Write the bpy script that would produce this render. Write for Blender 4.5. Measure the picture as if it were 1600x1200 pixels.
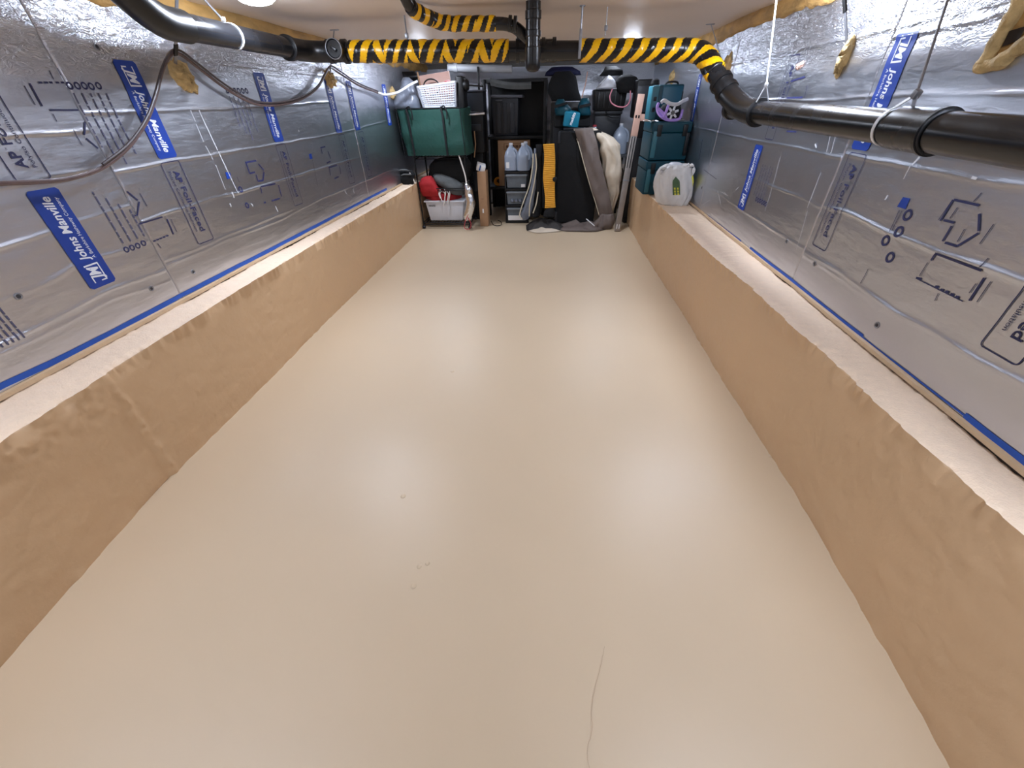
import bpy, bmesh, math, random
import numpy as np
from mathutils import Vector, Matrix, Euler

for o in list(bpy.data.objects):
    bpy.data.objects.remove(o, do_unlink=True)
scene = bpy.context.scene
COL = scene.collection
random.seed(7)
RNG = np.random.default_rng(7)
PI = math.pi

# ------------------------------------------------------------------ camera
H = 1.12
FPX = 610.0
CR = Matrix(((0.9965175, -0.0312762, 0.0772958),
             (0.0809463, 0.5853471, -0.8067320),
             (-0.0200134, 0.8101793, 0.5858403)))
cam_data = bpy.data.cameras.new('camera')
cam_data.sensor_width = 36.0
cam_data.lens = FPX / 1600.0 * 36.0
cam_data.clip_start = 0.02
cam = bpy.data.objects.new('camera', cam_data)
M4 = CR.to_4x4()
M4.translation = Vector((0, 0, H))
cam.matrix_world = M4
COL.objects.link(cam)
scene.camera = cam

# ------------------------------------------------------------------ world, exposure
world = bpy.data.worlds.new('world')
scene.world = world
world.use_nodes = True
world.node_tree.nodes['Background'].inputs[0].default_value = (0.5, 0.5, 0.5, 1)
world.node_tree.nodes['Background'].inputs[1].default_value = 0.0
scene.view_settings.view_transform = 'Standard'
scene.view_settings.look = 'None'
scene.view_settings.gamma = 1.0
scene.view_settings.use_curve_mapping = False
scene.view_settings.exposure = 2.15
LAMP_STRENGTH = 60.0
LAMP_COLOR = (0.84, 0.93, 1.10, 1)
# ceiling lamps: (x, y, strength factor)
LAMPS = [(-1.12, 1.955, 1.0), (0.84, 2.02, 1.0), (-0.98, 4.70, 0.22), (0.62, 5.0, 0.12),
         (-1.20, 0.0, 0.8), (0.70, 0.2, 0.8), (-1.06, 4.02, 0.74), (0.60, 4.02, 0.64)]


# ------------------------------------------------------------------ small helpers
def ray(px, py):
    return CR @ Vector(((px - 800) / FPX, -(py - 600) / FPX, -1.0))


def at(px, py, Y):                 # point seen at a pixel, at distance Y down the room
    d = ray(px, py)
    t = Y / d.y
    return Vector((0, 0, H)) + d * t


def atz(px, py, z):
    d = ray(px, py)
    t = (z - H) / d.z
    return Vector((0, 0, H)) + d * t


def XL(y):
    return -1.547 + 0.0165 * y


def XR(y):
    return 1.0 + 0.024 * y


def wyz(px, py, side):             # (y, z) on the left / right wall plane
    d = ray(px, py)
    a, b = (-1.547, .0165) if side == 'L' else (1.0, .024)
    t = a / (d.x - b * d.y)
    return (t * d.y, H + t * d.z)


def wpt(side, y, z, off):
    return Vector((XL(y) + off, y, z)) if side == 'L' else Vector((XR(y) - off, y, z))


NOISE_T = {}


def vnoise(x, y, seed=0):          # smooth value noise on numpy arrays
    if seed not in NOISE_T:
        NOISE_T[seed] = np.random.default_rng(seed).random((64, 64)) * 2 - 1
    T = NOISE_T[seed]
    xi = np.floor(x).astype(int); yi = np.floor(y).astype(int)
    fx = x - xi; fy = y - yi
    fx = fx * fx * (3 - 2 * fx); fy = fy * fy * (3 - 2 * fy)
    g = lambda i, j: T[i % 64, j % 64]
    return (g(xi, yi) * (1 - fx) + g(xi + 1, yi) * fx) * (1 - fy) + (g(xi, yi + 1) * (1 - fx) + g(xi + 1, yi + 1) * fx) * fy


# ------------------------------------------------------------------ materials
MATS = {}


def srgb(r, g, b):
    f = lambda c: ((c / 255) / 12.92) if c / 255 <= 0.04045 else (((c / 255) + 0.055) / 1.055) ** 2.4
    return (f(r), f(g), f(b), 1)


def mat(name, col, rough=0.5, metal=0.0, var=0.0, vscale=8.0, bump=0.0, bscale=40.0, stretch=(1, 1, 1), spec=0.5,
        coat=0.0, rvar=0.0, emit=None, estr=0.0, trans=0.0, col2=None, detail=3.0, alpha=1.0, aniso=None):
    if name in MATS:
        return MATS[name]
    m = bpy.data.materials.new(name)
    m.use_nodes = True
    nt = m.node_tree
    b = nt.nodes['Principled BSDF']
    I = b.inputs
    I['Base Color'].default_value = col
    I['Roughness'].default_value = rough
    I['Metallic'].default_value = metal
    I['Specular IOR Level'].default_value = spec
    I['Coat Weight'].default_value = coat
    I['Coat Roughness'].default_value = 0.12
    I['Transmission Weight'].default_value = trans
    I['Alpha'].default_value = alpha
    if emit:
        I['Emission Color'].default_value = emit
        I['Emission Strength'].default_value = estr
    if var or bump or rvar or col2:
        tc = nt.nodes.new('ShaderNodeTexCoord')
        mp = nt.nodes.new('ShaderNodeMapping')
        mp.inputs['Scale'].default_value = stretch
        nt.links.new(tc.outputs['Object'], mp.inputs[0])
    if var or col2 or rvar:
        n = nt.nodes.new('ShaderNodeTexNoise')
        n.inputs['Scale'].default_value = vscale
        n.inputs['Detail'].default_value = detail
        nt.links.new(mp.outputs[0], n.inputs['Vector'])
        if var or col2:
            r = nt.nodes.new('ShaderNodeValToRGB')
            r.color_ramp.elements[0].position = 0.3
            r.color_ramp.elements[1].position = 0.7
            c2 = col2 if col2 else tuple(min(1, c * (1 + var)) for c in col[:3]) + (1,)
            c1 = col if col2 else tuple(c * (1 - var) for c in col[:3]) + (1,)
            r.color_ramp.elements[0].color = c1
            r.color_ramp.elements[1].color = c2
            nt.links.new(n.outputs['Fac'], r.inputs[0])
            nt.links.new(r.outputs[0], I['Base Color'])
        if rvar:
            mr = nt.nodes.new('ShaderNodeMapRange')
            mr.inputs['From Min'].default_value = 0.3
            mr.inputs['From Max'].default_value = 0.7
            mr.inputs['To Min'].default_value = max(0.02, rough - rvar)
            mr.inputs['To Max'].default_value = rough + rvar
            nt.links.new(n.outputs['Fac'], mr.inputs['Value'])
            nt.links.new(mr.outputs[0], I['Roughness'])
    if bump:
        n2 = nt.nodes.new('ShaderNodeTexNoise')
        n2.inputs['Scale'].default_value = bscale
        n2.inputs['Detail'].default_value = 4.0
        nt.links.new(mp.outputs[0], n2.inputs['Vector'])
        bp = nt.nodes.new('ShaderNodeBump')
        bp.inputs['Strength'].default_value = bump
        bp.inputs['Distance'].default_value = 0.01
        nt.links.new(n2.outputs['Fac'], bp.inputs['Height'])
        nt.links.new(bp.outputs[0], I['Normal'])
    MATS[name] = m
    return m


FLOOR = mat('floor_paint', srgb(203, 182, 153), 0.42, var=0.03, vscale=1.4, bump=0.035, bscale=9, rvar=0.05, spec=0.5)
FACE = mat('footing_paint', srgb(205, 172, 135), 0.42, var=0.04, vscale=2.2, bump=0.22, bscale=30, rvar=0.08, spec=0.4)
LEDGE = mat('ledge_paint', srgb(238, 213, 186), 0.5, var=0.03, vscale=60, bump=0.35, bscale=170, spec=0.45)
CEIL = mat('ceiling_paint', srgb(222, 208, 196), 0.5, var=0.05, vscale=1.3, bump=0.05, bscale=5, spec=0.5)
def foil_material():
    """aluminium facer: fine wrinkles everywhere, dense crinkle in the folded top band"""
    m = mat('aluminium_foil', (0.57, 0.59, 0.65, 1), 0.33, 1.0)
    nt = m.node_tree
    bs = nt.nodes['Principled BSDF']
    tc = nt.nodes.new('ShaderNodeNewGeometry')

    def noise(scale, stretch, detail, dist=0.0):
        mp = nt.nodes.new('ShaderNodeMapping'); mp.inputs['Scale'].default_value = stretch
        nt.links.new(tc.outputs['Position'], mp.inputs[0])
        n = nt.nodes.new('ShaderNodeTexNoise'); n.inputs['Scale'].default_value = scale; n.inputs['Detail'].default_value = detail
        n.inputs['Distortion'].default_value = dist
        nt.links.new(mp.outputs[0], n.inputs['Vector'])
        return n.outputs['Fac']

    def math_(op, a, b=None, c=None):
        q = nt.nodes.new('ShaderNodeMath'); q.operation = op
        for k, v in enumerate((a, b, c)):
            if v is None: continue
            if isinstance(v, (int, float)): q.inputs[k].default_value = v
            else: nt.links.new(v, q.inputs[k])
        return q.outputs[0]
    fine = noise(26, (1, .5, 1.8), 3)
    ridge = math_('ABSOLUTE', math_('SUBTRACT', noise(48, (1, .5, 1.4), 3, 1.5), .5))
    sep = nt.nodes.new('ShaderNodeSeparateXYZ'); nt.links.new(tc.outputs['Position'], sep.inputs[0])
    mr = nt.nodes.new('ShaderNodeMapRange'); mr.inputs['From Min'].default_value = 1.20; mr.inputs['From Max'].default_value = 1.30
    mr.inputs['To Min'].default_value = .04; mr.inputs['To Max'].default_value = .95
    nt.links.new(sep.outputs['Z'], mr.inputs['Value'])
    h = math_('MULTIPLY_ADD', ridge, mr.outputs[0], math_('MULTIPLY', fine, .15))
    bp = nt.nodes.new('ShaderNodeBump'); bp.inputs['Strength'].default_value = 0.8; bp.inputs['Distance'].default_value = 0.012
    nt.links.new(h, bp.inputs['Height']); nt.links.new(bp.outputs[0], bs.inputs['Normal'])
    return m


FOIL = foil_material()
BLUE = mat('label_blue', srgb(16, 56, 146), 0.45)
WHITEP = mat('print_white', srgb(222, 226, 235), 0.45)
NAVYL = mat('print_grey_blue', srgb(78, 80, 112), 0.6)
NAVY = mat('print_navy', srgb(34, 38, 84), 0.6)
TAPE = mat('painter_tape', srgb(28, 82, 176), 0.6, var=0.08, vscale=30)
GAP = mat('dark_gap', srgb(40, 30, 22), 0.9)
FOAM = mat('spray_foam', srgb(196, 168, 116), 0.75, var=0.25, vscale=26, bump=0.8, bscale=60)
SILL = mat('sill_wood', srgb(176, 138, 80), 0.8, var=0.28, vscale=18, bump=0.8, bscale=45, stretch=(1, 0.4, 1))
EDGE = mat('board_edge_paint', srgb(192, 164, 130), 0.6, var=0.06, vscale=14, bump=0.3, bscale=60)
CONC = mat('concrete', srgb(120, 114, 108), 0.85, var=0.1, vscale=8, bump=0.3, bscale=50)
ABS = mat('abs_black', srgb(22, 23, 26), 0.25, var=0.3, vscale=12, rvar=0.05)
ABS2 = mat('abs_coupling', srgb(15, 15, 17), 0.33)
YEL = mat('hazard_yellow', srgb(236, 178, 4), 0.28, bump=0.15, bscale=60)
BLK = mat('hazard_black', srgb(16, 16, 18), 0.25, bump=0.15, bscale=60)
STEEL = mat('galvanised_steel', srgb(150, 152, 158), 0.4, 0.8, var=0.1, vscale=40)
TIE = mat('nylon_white', srgb(225, 228, 232), 0.4)
HOSE = mat('hose_brown', srgb(98, 80, 78), 0.3, var=0.15, vscale=30)
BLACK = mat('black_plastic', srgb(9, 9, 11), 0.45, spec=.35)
BLACKM = mat('black_fabric', srgb(7, 8, 11), 0.9, bump=0.3, bscale=80)
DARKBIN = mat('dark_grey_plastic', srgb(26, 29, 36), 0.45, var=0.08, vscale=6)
GREEN = mat('green_canvas', srgb(10, 62, 53), 0.7, var=0.12, vscale=7, bump=0.4, bscale=25)
WHITEPL = mat('white_plastic', srgb(204, 206, 213), 0.4)
CARD = mat('cardboard', srgb(160, 124, 92), 0.85, var=0.06, vscale=20)
PINKCARD = mat('pale_cardboard', srgb(196, 160, 146), 0.8, var=0.04, vscale=12)
TEAL = mat('teal_plastic', srgb(3, 58, 72), 0.42, spec=.3, var=0.05, vscale=6)
TEAL2 = mat('teal_light_plastic', srgb(40, 100, 114), 0.45)
TARPG = mat('tarp_grey', srgb(104, 92, 86), 0.6, var=0.1, vscale=9, bump=0.5, bscale=22)
TARPB = mat('tarp_beige', srgb(206, 192, 172), 0.55, var=0.05, vscale=9, bump=0.5, bscale=18)
JUG = mat('jug_plastic', srgb(160, 172, 190), 0.3, trans=0.25)
RED = mat('red_cloth', srgb(168, 28, 34), 0.8, var=0.15, vscale=12, bump=0.4, bscale=30)
GREYCLOTH = mat('grey_cloth', srgb(88, 90, 90), 0.85, var=0.12, vscale=14, bump=0.5, bscale=30)
SILVER = mat('silver_film', (0.8, 0.82, 0.85, 1), 0.18, 1.0, bump=0.6, bscale=30)
ROPE = mat('rope_white', srgb(216, 208, 200), 0.8)
ALU = mat('brushed_alu', srgb(150, 144, 140), 0.4, 0.5, var=0.08, vscale=20)
PALEPINK = mat('pale_pink', srgb(178, 142, 126), 0.55, var=0.06, vscale=14, stretch=(1, 1, 0.2))
LILAC = mat('lilac_plastic', srgb(176, 146, 224), 0.4)
SACK = mat('woven_sack', srgb(206, 204, 202), 0.5, var=0.06, vscale=18, bump=1.0, bscale=14, stretch=(1.6, 1.6, .5))
LGREEN = mat('label_green', srgb(64, 92, 58), 0.5, var=0.2, vscale=60)
LYEL = mat('label_yellow', srgb(206, 200, 70), 0.5)
YFOAM = mat('yellow_ribbed', srgb(222, 160, 44), 0.6, var=0.08, vscale=30)
ORANGE = mat('orange_cord', srgb(214, 140, 20), 0.5)
PINKT = mat('pink_tube', srgb(206, 132, 146), 0.35)
CLEAR = mat('clear_grey_plastic', srgb(92, 100, 108), 0.3, var=0.15, vscale=16)
PVC = mat('pvc_grey', srgb(150, 152, 156), 0.45)
SMOKE = mat('grey_bag_plastic', srgb(112, 118, 130), 0.3, bump=0.8, bscale=20, var=0.2, vscale=10)
BLUEP = mat('blue_plastic', srgb(20, 84, 150), 0.45)
SKINP = mat('paper_white', srgb(226, 224, 222), 0.7)
CREAM = mat('cream_trim', srgb(206, 196, 172), 0.7)
REDCAP = mat('red_cap', srgb(180, 60, 70), 0.4)
LAMPG = mat('lamp_diffuser', (1, 1, 1, 1), 0.4, emit=LAMP_COLOR, estr=LAMP_STRENGTH)


# ------------------------------------------------------------------ object builders
def tag(o, label=None, cat=None, group=None, kind=None):
    if label: o['label'] = label
    if cat: o['category'] = cat
    if group: o['group'] = group
    if kind: o['kind'] = kind
    return o


def empty(name, loc, label=None, cat=None, group=None, kind=None, rot=(0, 0, 0)):
    o = bpy.data.objects.new(name, None)
    o.location = loc
    o.rotation_euler = rot
    o.empty_display_size = 0.05
    COL.objects.link(o)
    return tag(o, label, cat, group, kind)


def link(name, me, parent=None):
    o = bpy.data.objects.new(name, me)
    COL.objects.link(o)
    if parent is not None:
        # geometry is written in world space: undo the parents' transform
        mw = Matrix.Identity(4)
        chain = []
        p = parent
        while p is not None:
            chain.append(p); p = p.parent
        for q in reversed(chain):
            mw = mw @ Matrix.LocRotScale(q.location, q.rotation_euler, q.scale)
        me.transform(mw.inverted())
        o.parent = parent
    return o


class B:
    """collects shapes in one bmesh, in world space"""

    def __init__(self):
        self.bm = bmesh.new()
        self.mats = []

    def mi(self, m):
        if m not in self.mats:
            self.mats.append(m)
        return self.mats.index(m)

    def box(self, c, s, m, rot=(0, 0, 0), bevel=0.0, taper=None, seg=2):
        r = bmesh.ops.create_cube(self.bm, size=1.0)
        vs = r['verts']
        if taper:                                   # (sx, sy) scale of the bottom face
            for v in vs:
                if v.co.z < 0:
                    v.co.x *= taper[0]; v.co.y *= taper[1]
        mx = Matrix.LocRotScale(Vector(c), Euler(rot), Vector(s))
        bmesh.ops.transform(self.bm, matrix=mx, verts=vs)
        fs = set(f for v in vs for f in v.link_faces)
        k = self.mi(m)
        for f in fs: f.material_index = k
        if bevel > 0:
            es = set(e for v in vs for e in v.link_edges)
            rr = bmesh.ops.bevel(self.bm, geom=list(es), offset=bevel, segments=seg, affect='EDGES', profile=0.6)
            for f in rr['faces']: f.material_index = k
        return self

    def grid(self, P, m, closed_u=False, closed_v=False, smooth=True, facemat=None):
        """P: array [nu][nv] of points"""
        nu, nv = len(P), len(P[0])
        V = [[self.bm.verts.new(P[i][j]) for j in range(nv)] for i in range(nu)]
        k = self.mi(m)
        for i in range(nu if closed_u else nu - 1):
            for j in range(nv if closed_v else nv - 1):
                a, b, c, d = V[i][j], V[(i + 1) % nu][j], V[(i + 1) % nu][(j + 1) % nv], V[i][(j + 1) % nv]
                try:
                    f = self.bm.faces.new((a, b, c, d))
                except ValueError:
                    continue
                f.material_index = k if facemat is None else self.mi(facemat(i, j))
                f.smooth = smooth
        return V

    def cap(self, ring, m):
        try:
            f = self.bm.faces.new(ring)
            f.material_index = self.mi(m)
        except ValueError:
            pass

    def tube(self, pts, r, m, seg=10, caps=True, flat=None):
        pts = [Vector(p) for p in pts]
        n = len(pts)
        rs = r if isinstance(r, (list, tuple)) else [r] * n
        rings = []
        up = None
        for i, p in enumerate(pts):
            t = (pts[min(i + 1, n - 1)] - pts[max(i - 1, 0)]).normalized()
            if up is None:
                up = Vector((0, 0, 1)) if abs(t.z) < 0.9 else Vector((1, 0, 0))
            a = (up - t * up.dot(t)).normalized()
            up = a
            b = t.cross(a)
            fx, fy = flat if flat else (1, 1)
            rings.append([p + (a * math.cos(2 * PI * k / seg) * fx + b * math.sin(2 * PI * k / seg) * fy) * rs[i] for k in range(seg)])
        V = self.grid(rings, m, closed_v=True)
        if caps:
            self.cap(list(reversed(V[0])), m)
            self.cap(V[-1], m)
        return self

    def cyl(self, a, b, r, m, seg=16, r2=None):
        return self.tube([a, b], [r, r if r2 is None else r2], m, seg)

    def lathe(self, c, prof, m, seg=24, axis=None):
        """prof: list of (radius, height); axis None = z"""
        rot = Matrix.Identity(3) if axis is None else Vector((0, 0, 1)).rotation_difference(Vector(axis)).to_matrix()
        c = Vector(c)
        rings = [[c + rot @ Vector((r * math.cos(2 * PI * k / seg), r * math.sin(2 * PI * k / seg), h)) for k in range(seg)] for r, h in prof]
        V = self.grid(rings, m, closed_v=True)
        self.cap(list(reversed(V[0])), m)
        self.cap(V[-1], m)
        return self

    def blob(self, rows, Y, m, seg=24, power=2.6, noise=0.0, nseed=1, sub=3, folds=(0, 0)):
        """closed form lofted from rows (py, pxL, pxR, half depth) at distance Y; each row its own ellipse"""
        rr = []
        for i in range(len(rows) - 1):
            for k in range(sub):
                t = k / sub
                rr.append([rows[i][q] * (1 - t) + rows[i + 1][q] * t for q in range(4)])
        rr.append(list(rows[-1]))
        rings = []
        for (py, l, r, d) in rr:
            a = at(l, py, Y); b = at(r, py, Y)
            cx, z, hw = (a.x + b.x) / 2, (a.z + b.z) / 2, abs(b.x - a.x) / 2
            ring = []
            for k in range(seg):
                th = 2 * PI * k / seg
                c_, s_ = math.cos(th), math.sin(th)
                e = 2 / power
                x = cx + hw * math.copysign(abs(c_) ** e, c_)
                y = Y + d * math.copysign(abs(s_) ** e, s_)
                if noise:
                    nn = float(vnoise(np.array([x * 14 + 50]), np.array([z * 14 + 50 + y * 6]), nseed)[0]) * noise
                    x += c_ * nn; y += s_ * nn
                if folds[0]:
                    ff = folds[1] * math.cos(folds[0] * th + 1.5 * math.sin(py * .12)) * (.5 + .5 * math.sin(py * .07 + th * 2))
                    x += c_ * ff; y += s_ * ff
                ring.append(Vector((x, y, z)))
            rings.append(ring)
        V = self.grid(rings, m, closed_v=True)
        self.cap(list(reversed(V[0])), m)
        self.cap(V[-1], m)
        return self

    def poly(self, pts, m):
        f = self.bm.faces.new([self.bm.verts.new(Vector(p)) for p in pts])
        f.material_index = self.mi(m)
        return self

    def build(self, name, parent=None, sharp=35, recalc=True):
        if recalc:
            bmesh.ops.recalc_face_normals(self.bm, faces=self.bm.faces[:])
        me = bpy.data.meshes.new(name)
        self.bm.to_mesh(me)
        self.bm.free()
        for m in self.mats: me.materials.append(m)
        if sharp:
            me.shade_smooth()
            me.set_sharp_from_angle(angle=math.radians(sharp))
        return link(name, me, parent)


def bend(pts, r=0.06, n=6):
    """round the corners of a polyline"""
    pts = [Vector(p) for p in pts]
    out = [pts[0]]
    for i in range(1, len(pts) - 1):
        a, b, c = pts[i - 1], pts[i], pts[i + 1]
        d1 = min(r, (a - b).length * 0.48); d2 = min(r, (c - b).length * 0.48)
        p = b + (a - b).normalized() * d1; q = b + (c - b).normalized() * d2
        for k in range(n + 1):
            t = k / n
            out.append(p * (1 - t) ** 2 + b * 2 * t * (1 - t) + q * t * t)
    out.append(pts[-1])
    return out


def spline(pts, n=8):
    P = [Vector(p) for p in pts]
    P = [P[0] * 2 - P[1]] + P + [P[-1] * 2 - P[-2]]
    out = []
    for i in range(1, len(P) - 2):
        for k in range(n):
            t = k / n
            out.append(0.5 * ((2 * P[i]) + (P[i + 1] - P[i - 1]) * t + (2 * P[i - 1] - 5 * P[i] + 4 * P[i + 1] - P[i + 2]) * t * t
                              + (3 * P[i] - P[i - 1] - 3 * P[i + 1] + P[i + 2]) * t ** 3))
    out.append(P[-2])
    return out


TEXT_CACHE = {}


def text_geo(body, bold=0.0, shear=0.0):
    """triangulated text outline, height normalised to cap height 1, starting at x=0"""
    key = (body, bold, shear)
    if key in TEXT_CACHE:
        return TEXT_CACHE[key]
    cu = bpy.data.curves.new('t', 'FONT')
    cu.body = body
    cu.size = 1.0
    cu.resolution_u = 3
    cu.offset = bold
    cu.shear = shear
    cu.fill_mode = 'FRONT'
    o = bpy.data.objects.new('t', cu)
    COL.objects.link(o)
    dg = bpy.context.evaluated_depsgraph_get()
    me = bpy.data.meshes.new_from_object(o.evaluated_get(dg))
    vs = np.array([v.co[:2] for v in me.vertices]) if len(me.vertices) else np.zeros((0, 2))
    fs = [list(p.vertices) for p in me.polygons]
    bpy.data.objects.remove(o, do_unlink=True)
    bpy.data.curves.remove(cu)
    bpy.data.meshes.remove(me)
    if len(vs):
        vs[:, 0] -= vs[:, 0].min()
        vs /= 0.7
    TEXT_CACHE[key] = (vs, fs)
    return TEXT_CACHE[key]


def put_text(b, body, m, fn, w, h, x0, y0, bold=0.0, shear=0.0):
    """fn maps flat (x, y) to a world point; text is fitted into width w, cap height h from (x0, y0)"""
    vs, fs = text_geo(body, bold, shear)
    if not len(vs): return
    sx = w / max(vs[:, 0].max(), 1e-6)
    V = [b.bm.verts.new(fn(x0 + p[0] * sx, y0 + p[1] * h)) for p in vs]
    k = b.mi(m)
    for f in fs:
        try:
            ff = b.bm.faces.new([V[i] for i in f])
            ff.material_index = k
        except ValueError:
            pass


# ================================================================== STRUCTURE
Y0, Y1 = -1.9, 5.7
LEDGE_Z = 0.455
CEIL_Z = 1.48

# floor -------------------------------------------------------------
ny, nx = 190, 70
xs = np.linspace(-1.62, 1.2, nx); ys = np.linspace(Y0, Y1, ny)
GX, GY = np.meshgrid(xs, ys, indexing='ij')
GZ = 0.0012 * vnoise(GX * 3 + 9, GY * 3 + 9, 3) + 0.0006 * vnoise(GX * 9 + 9, GY * 9 + 9, 4)
b = B()
b.grid([[Vector((GX[i, j], GY[i, j], GZ[i, j] - 0.001)) for j in range(ny)] for i in range(nx)], FLOOR)
b.poly([(-1.62, Y0, -0.1), (1.2, Y0, -0.1), (1.2, Y1, -0.1), (-1.62, Y1, -0.1)], CONC)
floor = b.build('floor', sharp=0)
for p in floor.data.polygons: p.use_smooth = True
tag(floor, 'glossy beige painted concrete floor of the crawl space', 'floor', kind='structure')
# paint lumps and hairline crack on the floor
for (px, py, r, hh) in [(707, 580, .011, .003), (630, 775, .010, .002), (655, 885, .008, .002), (646, 915, .009, .0015), (668, 880, .007, .002), (1203, 712, .010, .003)]:
    p = atz(px, py, 0)
    b = B(); b.lathe((p.x, p.y, -0.001), [(r, 0), (r * .8, hh * .6), (r * .4, hh), (0.0008, hh)], FLOOR, seg=10)
    b.build('paint_lump', floor)
crack = [(945, 1010), (938, 1045), (930, 1075), (924, 1110), (926, 1140), (918, 1170), (921, 1200)]
cp = spline([atz(x, y, 0.0012) for x, y in crack], 6)
b = B()
row0 = [p + Vector((random.uniform(-.001, .001) - .0006, 0, 0)) for p in cp]
row1 = [p + Vector((.0008, 0, 0)) for p in row0]
b.grid([row0, row1], mat('crack_line', srgb(172, 148, 124), 0.8))
b.build('hairline_crack', floor)

# ceiling -----------------------------------------------------------
nx, ny = 60, 120
xs = np.linspace(-1.64, 1.24, nx); ys = np.linspace(Y0, Y1, ny)
GX, GY = np.meshgrid(xs, ys, indexing='ij')
GZ = CEIL_Z + 0.006 * vnoise(GX * 1.6 + 5, GY * 1.6 + 5, 6) + 0.0015 * vnoise(GX * 6 + 5, GY * 6 + 5, 7)
b = B()
b.grid([[Vector((GX[i, j], GY[i, j], GZ[i, j])) for j in range(ny)] for i in range(nx)], CEIL)
b.poly([(-1.64, Y0, 1.6), (1.24, Y0, 1.6), (1.24, Y1, 1.6), (-1.64, Y1, 1.6)], CONC)
ceil = b.build('ceiling', sharp=0)
for p in ceil.data.polygons: p.use_smooth = True
tag(ceil, 'low smooth off-white painted ceiling', 'ceiling', kind='structure')


# concrete footings with ledge ---------------------------------------
def footing(side, bot, top):
    """bot/top: lists of (y, x) for the face at the floor and at the ledge edge"""
    n = 640
    yy = np.concatenate([np.linspace(Y0, 0.2, 40)[:-1], np.linspace(0.2, 4.6, n), np.linspace(4.6, Y1, 40)[1:]])
    xb = np.interp(yy, [p[0] for p in bot], [p[1] for p in bot])
    xt = np.interp(yy, [p[0] for p in top], [p[1] for p in top])
    sg = 1 if side == 'L' else -1              # +x is out of the wall on the left side
    wall = np.array([XL(y) if side == 'L' else XR(y) for y in yy]) - sg * 0.02
    prof = []
    nf = 60
    chip = 0.009 * vnoise(yy * 22, yy * 0 + 3, 11 + (side == 'R')) + 0.008 * vnoise(yy * 70, yy * 0 + 7, 12) + 0.006 * vnoise(yy * 4, yy * 0 + 9, 15)
    P = []
    for k in range(nf + 1):                    # up the face
        t = k / nf
        z = -0.01 + t * (LEDGE_Z + 0.01)
        zz = np.full_like(yy, z)
        x = xb * (1 - t) + xt * t
        x = x + sg * (0.0025 * vnoise(yy * 5 + 3, zz * 5 + 2, 21) + 0.0012 * vnoise(yy * 24 + 3, zz * 24 + 2, 22))
        if side == 'L':
            yc = 0.9 + 0.003 * np.sin(z * 60)
            x = x + 0.008 * np.exp(-((yy - yc) / 0.010) ** 2) * (0.7 + 0.5 * vnoise(yy * 30, zz * 70, 23))
            rough = np.clip((0.95 - yy) / 0.1, 0, 1) * np.clip((z - 0.30) / 0.1, 0, 1)
            x = x + 0.0035 * rough * vnoise(yy * 62, zz * 62, 25)
        bl = vnoise(yy * 55 + 3, zz * 60 + 2, 27)
        x = x + sg * 0.008 * np.clip(bl - 0.72, 0, 1)
        x = x - sg * 0.006 * np.clip(-bl - 0.72, 0, 1)
        if t > 0.9:
            x = x + sg * chip * (t - 0.9) / 0.1
        if t < 0.06:
            x = x + sg * 0.004 * vnoise(yy * 30, zz, 26) * (1 - t / .06)
        P.append([Vector((x[i], yy[i], z + (chip[i] * 0.4 if k == nf else 0))) for i in range(len(yy))])
    edge = np.array([p.x for p in P[-1]])
    Q = []
    for k in range(1, 13):                     # across the ledge
        t = k / 12
        x = edge * (1 - t) + wall * t
        z = LEDGE_Z + 0.0025 * vnoise(x * 60, yy * 60, 31) + 0.004 * vnoise(x * 8, yy * 8, 32) + (0.003 if k == 1 else 0.004)
        Q.append([Vector((x[i], yy[i], z[i])) for i in range(len(yy))])
    b = B()
    b.grid(P + Q, FACE, facemat=lambda i, j: FACE if i < nf else LEDGE)
    # solid back and underside
    w = [p.copy() for p in Q[-1]]
    w2 = [Vector((p.x - sg * 0.1, p.y, LEDGE_Z)) for p in w]
    w3 = [Vector((p.x - sg * 0.1, p.y, -0.02)) for p in w]
    w4 = [p.copy() for p in P[0]]
    b.grid([w, w2, w3, w4], CONC)
    o = b.build('footing_' + ('left' if side == 'L' else 'right'), sharp=50)
    return o


fl = footing('L', [(-2, -1.31), (0.1, -1.31), (0.266, -1.325), (0.72, -1.38), (0.88, -1.392), (0.91, -1.384), (1.4, -1.382), (2.0, -1.394), (2.8, -1.394), (4.3, -1.38), (6, -1.38)],
             [(-2, -1.33), (0.6, -1.348), (0.93, -1.365), (1.6, -1.383), (2.4, -1.383), (4.3, -1.366), (6, -1.366)])
tag(fl, 'tan painted concrete footing with pale rough ledge along the left wall', 'footing', kind='structure')
fr = footing('R', [(-2, .85), (0.26, .852), (0.44, .864), (0.66, .876), (0.92, .885), (1.7, .876), (2.5, .882), (3.5, .870), (4.2, .878), (6, .88)],
             [(-2, .89), (0.5, .892), (0.75, .885), (1.3, .882), (1.7, .876), (2.3, .848), (3.1, .851), (3.7, .856), (6, .87)])
tag(fr, 'tan painted concrete footing with pale rough ledge along the right wall', 'footing', kind='structure')

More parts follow.
